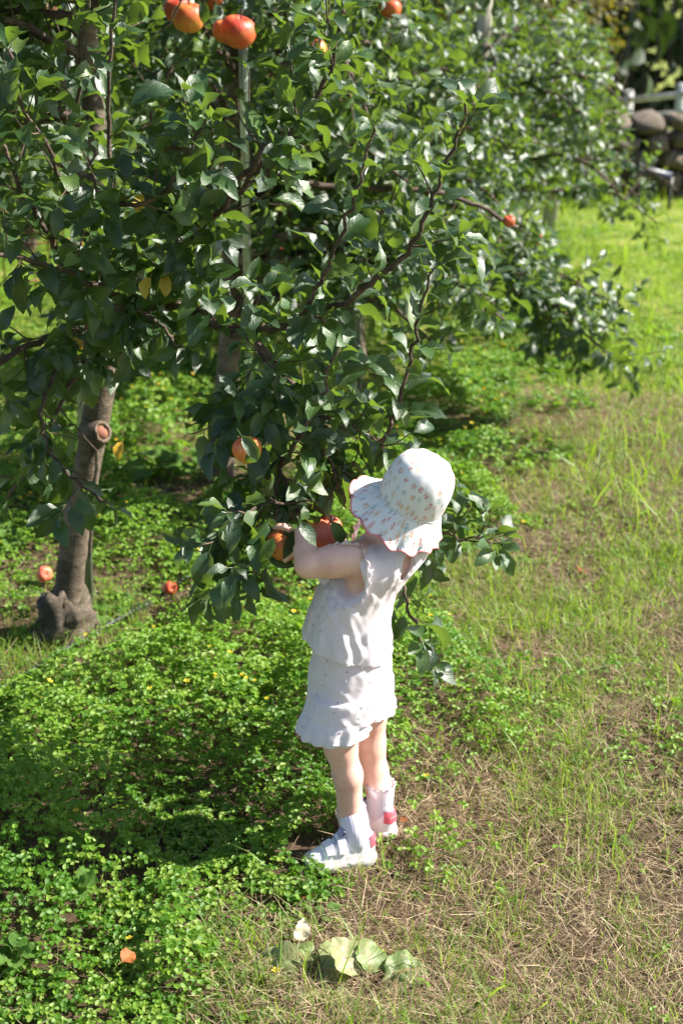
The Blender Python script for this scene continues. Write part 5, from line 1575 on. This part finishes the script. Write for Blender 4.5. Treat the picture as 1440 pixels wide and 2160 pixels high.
# neck band with a gathered edge, hidden under the hat
nk = np.array([Q(840, 1132) + FWD * 0.040 * math.cos(a) + LEFT * 0.045 * math.sin(a) + UP * (0.006 - 0.012 * math.cos(a)) for a in np.linspace(0, 6.2832, 60)])
ruffle('collar_ruffle', nk, np.array([FWD * math.cos(a) * 0.6 + LEFT * math.sin(a) * 0.6 + UP * 0.5 for a in np.linspace(0, 6.2832, 60)]), 0.012, 16, 0.002, M['blouse'], blouse)

# ---- shorts
zl = Q(700, 1485, 0.045)[2]
Sf = Field((-0.16, 2.26, 0.22), (0.24, 2.68, 0.52), 0.0032)
sl, g = Sf.region(Sf.lo, Sf.lo + Sf.h * Sf.n)
def sh_wob(th, z):
    t = np.clip((0.40 - z) / 0.13, 0, 1)
    g_ = np.clip((zl + 0.006 - z) / 0.022, 0, 1)
    gat = 0.0034 * np.sin(th * 12 + 1.5 * np.sin(th * 2.3)) * g_ + 0.0035 * g_ - 0.0018 * np.exp(-((z - zl - 0.006) / 0.003) ** 2)
    return gat + 0.0028 * np.sin(th * 7 + 1.5 * np.sin(z * 30)) * t * (1 - g_) + 0.0022 * np.sin(z * 70 + th * 3 + 2 * np.sin(th * 2)) * np.exp(-((z - 0.40) / 0.05) ** 2) + 0.0006 * np.sin(th * 19 + z * 50) + folds(th, z, SFOLDS)
hips = stack([kn(1485, 648, 828, 0.094), kn(1440, 650, 831, 0.092), kn(1400, 654, 828, 0.088), kn(1360, 660, 818, 0.082), kn(1330, 664, 812, 0.078)])
def leg_tube(x0, x1, y0, xa, xb, ya, dl0, dl1, a0, a1):
    c0, c1 = Q((x0 + x1) / 2, y0, dl0), Q((xa + xb) / 2, ya, dl1)
    w0 = (x1 - x0) / 2 / FPX * project(c0)[2][0]; w1 = (xb - xa) / 2 / FPX * project(c1)[2][0]
    return stack([(c1[2], c1[0], c1[1], a1, w1), (c0[2] * 0.5 + c1[2] * 0.5, *((c0[:2] + c1[:2]) / 2), (a0 + a1) / 2, (w0 + w1) / 2 * 0.985), (c0[2], c0[0], c0[1], a0, w0)])
legLf = leg_tube(668, 812, 1440, 646, 791, 1518, 0.040, 0.048, 0.062, 0.066)
legRf = leg_tube(680, 812, 1440, 676, 814, 1516, -0.040, -0.046, 0.058, 0.060)
d1, d2, d3 = hips(*g, wob=sh_wob), legLf(*g, wob=sh_wob), legRf(*g, wob=sh_wob)
for dd in (d1, d2, d3): Sf.smin(sl, dd.astype(np.float32), 0.012)
zr = zl - 0.006
for dd, z_ in ((d2, zl - 0.03), (d3, zr - 0.03)):
    inner = np.maximum(dd + 0.0085, g[2] - z_ - 0.05)
    Sf.smax(sl, (-inner).astype(np.float32), 0.002)
v, f = Sf.mesh()
v = smooth_verts(v, f, 3)
v = crumple(v, f, 0.00032, 34, 9.0)
shorts = link('shorts', mesh_np('shorts', v - person_loc, [f], True, None, None, M['shorts']), person)
sh_bvh = BVHTree.FromPolygons([tuple(x) for x in v], [tuple(x) for x in f])
def hem_ruffle(fn, cx, cy, z, w):
    pts, outs = [], []
    for a in np.linspace(0, 6.2832, 150):
        dr = LEFT * math.cos(a) + FWD * math.sin(a)
        # outermost point of the leg tube at this height
        rr_ = np.linspace(0.02, 0.11, 60)
        q = np.array((cx, cy, z))[None] + dr[None] * rr_[:, None]
        val = fn(q[:, 0], q[:, 1], q[:, 2])
        k = np.argmax(val > 0)
        pts.append(q[k] + dr * 0.001); outs.append(dr * 0.30 - UP * 0.95)
    return np.array(pts), np.array(outs)
for fn, px, py, dl, sy in ((legLf, 720, 1466, 0.047, zl - 0.028), (legRf, 746, 1475, -0.045, zl - 0.028)):
    c = Q(px, py, dl)
    pts, outs = hem_ruffle(fn, c[0], c[1], sy + 0.012, 0.02)
    pts[:, 2] += 0.006 * np.clip((c[0] - pts[:, 0]) / 0.07, -1, 1) * 0.9 - 0.0
    ruffle('hem_ruffle', pts, outs, 0.010, 12, 0.0026, M['shorts'], shorts)
# eyelets: little stitched holes in rows
def eyelets(name, bvh, spots, parent):
    mb = MB(); mr = MB()
    for px, py in spots:
        o_ = Vector((0, 0, CAM_H)); dr = Vector(nrm(ray(px, py)))
        hit = bvh.ray_cast(o_, dr)
        if hit[0] is None: continue
        p, n = np.array(hit[0]), np.array(hit[1])
        if n @ np.array(dr) > 0: n = -n
        e1 = nrm(np.cross(n, (0, 0, 1))); e2 = np.cross(n, e1)
        th = np.linspace(0, 6.2832, 9)[:-1]
        ringp = p + n * 0.0012 + 0.00125 * (np.cos(th)[:, None] * e1 + np.sin(th)[:, None] * e2)
        mb.add(np.vstack([ringp, p + n * 0.0009]), [np.stack([np.arange(8), (np.arange(8) + 1) % 8, np.full(8, 8)], 1)])
        rp = p + n * 0.001 + 0.0017 * (np.cos(np.linspace(0, 6.2832, 10))[:, None] * e1 + np.sin(np.linspace(0, 6.2832, 10))[:, None] * e2)
        tube(mr, rp, 0.0006, 5, cap=False)
    o = mr.build(name, M['shorts'], parent)
    mb.build('eyelet_hole', M['thread'], parent)
eyelets('eyelet_stitching', sh_bvh, [(690, 1395), (686, 1423), (680, 1446), (670, 1468), (662, 1490), (735, 1394), (732, 1418), (728, 1438), (720, 1460), (712, 1482), (705, 1504), (763, 1492), (757, 1515), (718, 1545), (648, 1512), (697, 1380), (775, 1541)], shorts)
eyelets('eyelet_stitching', bl_bvh, [(708, 1225), (718, 1222), (690, 1262), (679, 1282), (673, 1302), (676, 1330), (660, 1318), (700, 1243), (820, 1160)], blouse)

# ---- hat
hat_c = Q(872, 1050, 0.018)
HA = nrm(np.array((0.36, -0.24, 0.90)))
HF = nrm(FWD - HA * np.dot(FWD, HA)); HL = np.cross(HA, HF)
def hat_pt(r, th, z): return hat_c + HF * (r * 1.08 * math.cos(th)) + HL * (r * math.sin(th)) + HA * z
nseg = 144
prof = [(0.0, 0.102), (0.016, 0.101), (0.031, 0.097), (0.045, 0.089), (0.055, 0.077), (0.0615, 0.061), (0.0645, 0.043), (0.0652, 0.026), (0.0645, 0.012), (0.0630, 0.0)]
rows, uvs = [], []
sarc = 0
for i, (r, z) in enumerate(cr(np.array(prof), 26)):
    if i: sarc += math.hypot(r - pr, z - pz)
    pr, pz = r, z
    row, urow = [], []
    for j in range(nseg):
        th = 2 * math.pi * j / nseg
        seam = 1 - 0.012 * abs(math.cos(3 * th)) ** 18 * min(1, r / 0.03)
        cr_ = 1 + 0.016 * mnoise.noise(Vector((math.cos(th) * 1.3, math.sin(th) * 1.3, z * 18 + 7))) + 0.010 * math.sin(th * 11 + z * 60) * math.sin(z * 40 + th * 2) + 0.012 * mnoise.noise(Vector((math.cos(th) * 2.2, math.sin(th) * 2.2, z * 30)))
        row.append(hat_pt(r * 0.915 * seam * cr_, th, z + 0.004 * mnoise.noise(Vector((math.cos(th) * 3 * r / 0.06, math.sin(th) * 3 * r / 0.06, 4)))))
        urow.append((math.cos(th) * sarc, math.sin(th) * sarc))
    rows.append(row); uvs.append(urow)
crown_rows = len(rows)
def brim_at(t, th):
    fr = 0.5 + 0.5 * math.cos(th)                    # 1 in front, 0 at the back
    side = abs(math.sin(th))
    w = 0.042 + 0.007 * fr
    dz = -(0.054 - 0.030 * fr ** 3)
    wave = math.sin(th * 13 + 0.8)
    sc = abs(math.sin(th * 6.5 + 0.4)) ** 0.8
    ww = w * t * (1 + 0.0) + (0.0125 * sc - 0.006) * sstep(0.6, 1, t)
    z = dz * t ** 1.1 + 0.0040 * wave * t * t + 0.003 * math.sin(th * 5 + 1) * t
    return 0.0575 + ww * (0.45 + 0.40 * fr), z
for i in range(1, 12):
    t = i / 11
    row, urow = [], []
    for j in range(nseg):
        th = 2 * math.pi * j / nseg
        r, z = brim_at(t, th)
        row.append(hat_pt(float(r), th, float(z)))
        urow.append((math.cos(th) * (sarc + 0.05 * t), math.sin(th) * (sarc + 0.05 * t)))
    rows.append(row); uvs.append(urow)
rows, uvs = np.array(rows), np.array(uvs)
nr = len(rows)
outer = rows.reshape(-1, 3)
# inner face a little inside
ctr = hat_c + HA * 0.03
inn = rows.copy()
inn[:crown_rows] = ctr + (rows[:crown_rows] - ctr) * 0.965
inn[crown_rows:] = rows[crown_rows:] - HA * 0.0022
inn = inn.reshape(-1, 3)
fq = grid_faces(nr, nseg, True)
e = (nr - 1) * nseg
jj = np.arange(nseg); kk = (jj + 1) % nseg
edgef = np.stack([e + jj, e + kk, e + kk + nr * nseg, e + jj + nr * nseg], 1)
me = mesh_np('sun_hat', np.vstack([outer, inn]) - person_loc, [np.vstack([fq[:, ::-1], fq + nr * nseg, edgef])], True, None, np.vstack([uvs.reshape(-1, 2)] * 2) + 5.0, M['hat'])
hat = link('sun_hat', me, person)
mb = MB(); ed = np.vstack([rows[-1], rows[-1][:1]]) - HA * 0.001; tube(mb, ed, 0.0019, 6, cap=False); mb.build('coral_edge_trim', M['hat_trim'], hat)
for rr_i, rad in ((crown_rows - 1, 0.0012),):
    mb = MB(); ed = np.vstack([rows[rr_i], rows[rr_i][:1]]); ed = ed + nrm(ed - hat_c) * 0.0004; tube(mb, ed, rad, 5, cap=False); mb.build('brim_seam', M['hat'], hat)
# hair under the hat
Hf_ = Field(headc - 0.12, headc + 0.12, 0.004)
Hf_.ellipsoid(headc + hax * 0.016 - hf * 0.004, (0.0510, 0.0555, 0.068), HR, 0.0)
Hf_.cone(headc - hf * 0.036 - hax * 0.02, headc - hf * 0.034 - hax * 0.055, 0.036, 0.026, 0.02)
Hf_.ellipsoid(headc + hf * 0.070 - hax * 0.030, (0.07, 0.055, 0.062), HR, 0.006, cut=True)
v, f = Hf_.mesh()
v = v + nrm(v - headc) * (0.002 * np.sin(np.arctan2((v - headc) @ hl, (v - headc) @ hf) * 40))[:, None]
hair = link('hair', mesh_np('hair', smooth_verts(v, f, 1) - person_loc, [f], True, None, None, M['hair']), person)
for s in (-1, 1):
    mb = MB()
    c = headc + hf * 0.0545 + hl * 0.022 * s
    th = np.linspace(0, 6.2832, 13)[:-1]
    for r, off in ((0.0042, 0.003),):
        tube(mb, [c - hf * 0.004, c + hf * off], [r, r * 0.6], 10)
    mb.build('eye', M['hair'], person)

# ---- socks and shoes
SH_X = [0, .003, .010, .022, .05, .08, .11, .130, .142, .149, .152]
SH_W = [.004, .012, .0195, .0255, .0265, .0295, .0325, .0300, .0225, .0135, .006]
def shoe(foot, ankle, toe_dir, name_side):
    td = nrm(np.array((*toe_dir, 0.0))); sd = np.array((-td[1], td[0], 0.0))
    heel = np.array((*foot, float(gz(*foot)))) ; heel[2] = max(heel[2], 0) + 0.004
    def W(x, y, z): return heel + td * x + sd * y + UP * z          # x from the heel forwards
    Ln = 0.152
    fl = Field(heel - 0.2, heel + 0.2, 0.0024)
    # upper: side profile h(x), outline w(x), rounded together
    sl_, g_ = fl.region(fl.lo, fl.lo + fl.h * fl.n)
    gx_ = (g_[0] - heel[0]) * td[0] + (g_[1] - heel[1]) * td[1]
    gy_ = (g_[0] - heel[0]) * sd[0] + (g_[1] - heel[1]) * sd[1] - 0.003 * np.clip(gx_ / Ln, 0, 1)
    gz_ = g_[2] - heel[2]
    h_ = np.interp(gx_, [0, .010, .026, .042, .058, .070, .084, .104, .124, .140, .152], [.070, .078, .064, .057, .066, .076, .066, .050, .041, .035, .026])
    w_ = np.interp(gx_, SH_X, SH_W)
    t_ = np.clip((gz_ - 0.018) / 0.06, 0, 1.2)
    w_ = w_ * (1 - (0.22 + 0.25 * sstep(0.06, 0.13, gx_)) * t_)
    def sm(a, b, k):
        q = np.clip(k - np.abs(a - b), 0, None) / k
        return np.maximum(a, b) + q * q * k * 0.25
    d_ = sm(gz_ - h_, np.abs(gy_) - w_, 0.020)
    d_ = sm(d_, 0.012 - gz_, 0.002)
    d_ = np.maximum(d_, np.maximum(0.001 - gx_, gx_ - 0.150))
    fl.smin(sl_, d_.astype(np.float32), 0)
    fl.cone(W(0.034, 0, 0.060), W(0.031, 0, 0.11), 0.0205, 0.026, 0.004, cut=True)
    fl.cone(W(0.044, 0, 0.068), W(0.060, 0, 0.115), 0.0195, 0.022, 0.004, cut=True)
    v, f = fl.mesh()
    v = smooth_verts(v, f, 2)
    o = link('shoe', mesh_np('shoe', v - person_loc, [f], True, None, None, M['shoe']), person)
    bvh = BVHTree.FromPolygons([tuple(x) for x in v], [tuple(x) for x in f])
    # sole
    n = 48
    out = []
    for k in range(n):
        a = 2 * math.pi * k / n
        x = (0.5 - 0.5 * math.cos(a)) * 0.152
        wd = float(np.interp(x, SH_X, SH_W)) + 0.0022
        out.append((x * 1.03 - 0.003, math.copysign(wd, math.sin(a))))
    rowsz = [(0.0, 0.95), (0.003, 1.0), (0.012, 1.015), (0.0200, 1.0), (0.0212, 0.95)]
    vv = []
    for z, s in rowsz:
        for x, y in out:
            toe = 0.008 * float(sstep(0.75, 1.0, x / Ln)); vv.append(W(Ln / 2 + (x - Ln / 2) * s, y * s + 0.003 * (x / Ln), z + toe * 0.7))
    mb = MB(); mb.add(np.array(vv), [grid_faces(len(rowsz), n, True), np.arange(n)[::-1][None], (np.arange(n) + (len(rowsz) - 1) * n)[None]])
    mb.build('sole', M['sole'], o)
    def drape(x, y0, y1, m=14, lift=0.0022, slant=0.0):
        """points of a line laid over the shoe from side y0 to side y1"""
        pts = []
        for y in np.linspace(y0, y1, m):
            a = y / 0.03
            src = W(x + slant * y, 0.06 * math.sin(a), 0.024 + 0.08 * math.cos(a) + 0.0)
            dr = nrm(W(x + slant * y, 0, 0.024) - src)
            h = bvh.ray_cast(Vector(src), Vector(dr), 0.2)
            pts.append(np.array(h[0]) - dr * lift if h[0] is not None else W(x, y, 0.03))
        return np.array(pts)
    for x in (0.078, 0.104):                                           # two hook and loop straps
        pa_, pb_ = drape(x - 0.0080, -0.020, 0.033, slant=-0.10), drape(x + 0.0080, -0.020, 0.033, slant=-0.10)
        k = len(pa_)
        low = np.vstack([pa_, pb_]); hi_ = np.vstack([pa_ + nrm(pa_ - W(x, 0, 0.024)) * 0.003, pb_ + nrm(pb_ - W(x, 0, 0.024)) * 0.003])
        mb = MB()
        i = np.arange(k - 1)
        mb.add(np.vstack([low, hi_]), [np.vstack([np.stack([2 * k + i, 2 * k + i + 1, 3 * k + i + 1, 3 * k + i], 1), np.stack([i, i + 1, 2 * k + i + 1, 2 * k + i], 1), np.stack([k + i, 3 * k + i, 3 * k + i + 1, k + i + 1], 1),
                                                  np.array([(0, 2 * k, 3 * k, k), (k - 1, 2 * k - 1, 4 * k - 1, 3 * k - 1)])])])
        mb.build('strap', M['shoe'], o, smooth=False)
    mbp = MB()
    for q in range(4):
        for m in range(9):
            x, z = 0.052 + 0.0058 * m, 0.027 + 0.0062 * q + 0.0012 * m * (1 - q / 4)
            if z > 0.046: continue
            for s_ in (-1, 1):
                h = bvh.ray_cast(Vector(W(x, 0.08 * s_, z)), Vector(-sd * s_), 0.1)
                if h[0] is None: continue
                p_, n_ = np.array(h[0]), np.array(h[1])
                if n_ @ sd * s_ < 0: n_ = -n_
                ea = nrm(np.cross(n_, UP)); eb = np.cross(n_, ea)
                th_ = np.linspace(0, 6.2832, 7)[:-1]
                mbp.add(p_ + n_ * 0.0005 + 0.0009 * (np.cos(th_)[:, None] * ea + np.sin(th_)[:, None] * eb), [np.arange(6)[None]])
    mbp.build('perforation', M['emboss'], o)
    # padded rim, tongue and coral heel tab
    rim = []
    for a in np.linspace(0, 6.2832, 40):
        x, y = 0.0385 + 0.0285 * math.cos(a), 0.0195 * math.sin(a)
        z = np.interp(x, [.008, .026, .042, .058, .072], [.076, .063, .056, .064, .074])
        rim.append(W(x, y, float(z)))
    mb = MB(); tube(mb, rim, 0.0032, 8, cap=False); mb.build('padded_rim', M['lining'], o)
    tg = np.array([W(x, y, z) for x, z in ((0.088, 0.056), (0.076, 0.072), (0.066, 0.088)) for y in (-0.014, -0.005, 0.005, 0.014)])
    mb = MB(); fq_ = grid_faces(3, 4); mb.add(np.vstack([tg, tg + td * 0.004 + UP * 0.002]), [np.vstack([fq_, fq_[:, ::-1] + 12, np.array([(8, 9, 21, 20), (9, 10, 22, 21), (10, 11, 23, 22)])])]); mb.build('tongue', M['lining'], o)
    grid_ = []
    for z in np.linspace(0.043, 0.0725, 6):
        for a in np.linspace(-1.0, 1.0, 13):
            zz_ = z + 0.006 * (1 - math.cos(a)) * (1 if z < 0.06 else -0.2)
            src = W(0.026 - 0.08 * math.cos(a), 0.08 * math.sin(a), zz_)
            tgt = W(0.026, 0, zz_)
            h = bvh.ray_cast(Vector(src), Vector(nrm(tgt - src)), 0.12)
            grid_.append((np.array(h[0]) if h[0] is not None else tgt + nrm(src - tgt) * 0.019) + nrm(src - tgt) * 0.0018)
    grid_ = np.array(grid_)
    mb = MB(); fq_ = grid_faces(6, 13); cin = W(0.026, 0, 0.06)
    mb.add(np.vstack([grid_, grid_ + nrm(cin - grid_) * 0.004]), [np.vstack([fq_, fq_[:, ::-1] + 78])])
    tab = mb.build('heel_tab', M['heel'], o)
    # word on the heel tab and along the sole
    def word(txt, size, pos, xdir, ydir, mat, parent, bend=None):
        cu = bpy.data.curves.new('lettering', 'FONT')
        cu.body = txt; cu.size = size; cu.align_x = 'CENTER'; cu.align_y = 'CENTER'; cu.extrude = 0.0002
        tmp = bpy.data.objects.new('lettering_source', cu)
        C.objects.link(tmp)
        dg = bpy.context.evaluated_depsgraph_get()
        mw = bpy.data.meshes.new_from_object(tmp.evaluated_get(dg))
        bpy.data.objects.remove(tmp)
        vs = np.empty(len(mw.vertices) * 3, np.float32); mw.vertices.foreach_get('co', vs); vs = vs.reshape(-1, 3)
        x_, y_ = nrm(xdir), nrm(ydir); z_ = np.cross(x_, y_)
        wv = pos + vs[:, :1] * x_ + vs[:, 1:2] * y_ + vs[:, 2:3] * z_
        if bend is not None: wv = bend(wv)
        mw.vertices.foreach_set('co', (wv - person_loc).astype(np.float32).ravel()); mw.update()
        mw.materials.append(mat)
        return link('lettering', mw, parent)
    tb = BVHTree.FromPolygons([tuple(x) for x in grid_], [tuple(x) for x in fq_])
    def wrap(wv):
        o_ = []
        for p in wv:
            c_ = W(0.026, 0, 0); c_[2] = p[2]
            # arc length along the back of the heel
            s_ = np.dot(p - c_, sd); a = s_ / 0.026
            src = c_ + (-td * math.cos(a) + sd * math.sin(a)) * 0.08
            h = tb.ray_cast(Vector(src), Vector(nrm(c_ - src)), 0.15)
            o_.append((np.array(h[0]) if h[0] is not None else c_ + nrm(src - c_) * 0.024) + nrm(src - c_) * 0.0007)
        return np.array(o_)
    word('adidas', 0.0098, W(0.0, 0, 0.059), sd * -1, UP, M['lettering'], tab, wrap)
    word('adidas', 0.0095, W(0.040, 0.0312, 0.0095), -td, UP, M['emboss'], o) if False else None
    near = 1 if sd[1] < 0 else -1
    word('adidas', 0.0095, W(0.040, near * 0.0292, 0.0105), -td * near * (1 if near > 0 else -1), UP, M['emboss'], o)
    # sock
    ax0 = W(0.036, 0, 0.030)
    top = ankle + np.array((0, 0, 0.022))
    sk = []
    zt_ = np.linspace(0, 1, 22)
    path = cr([ax0, W(0.037, 0, 0.062), (W(0.037, 0, 0.075) + top) / 2, top], 22)
    rad = np.interp(zt_, [0, 0.3, 0.55, 1], [0.022, 0.0252, 0.0275, 0.0292])
    t_, e1, e2 = frames(path)
    ns = 96
    th = np.linspace(0, 2 * math.pi, ns, endpoint=False)
    for k in range(22):
        rr_ = rad[k] * (1 + 0.012 * np.cos(th * 32) + 0.014 * math.sin(k * 1.4) * (k < 14))
        sk.append(path[k] + rr_[:, None] * (np.cos(th)[:, None] * e1[k] + np.sin(th)[:, None] * e2[k]))
    for w_, ex in ((0.004, 0.002), (0.007, 0.0032)):
        rr_ = rad[-1] + ex * (0.6 + 0.5 * np.sin(th * 16))
        sk.append(path[-1] + t_[-1] * (w_ + 0.0018 * np.sin(th * 16 + 1))[:, None] + rr_[:, None] * (np.cos(th)[:, None] * e1[-1] + np.sin(th)[:, None] * e2[-1]))
    rr_ = rad[-1] - 0.0015
    sk.append(path[-1] + t_[-1] * 0.002 + rr_ * (np.cos(th)[:, None] * e1[-1] + np.sin(th)[:, None] * e2[-1]))
    mb = MB(); mb.add(np.vstack(sk), [grid_faces(len(sk), ns, True)]); mb.build('sock', M['sock'], person)
    o.scale = (0.93, 0.93, 0.90)
    hv = heel - person_loc
    o.location = tuple(hv - hv * np.array((0.93, 0.93, 0.90)))
    return o
hL = G(790, 1815)[:2]
shoe(hL, anL, (-0.96, -0.20), 'l')
shoe(heelR, anR, toeR, 'r')
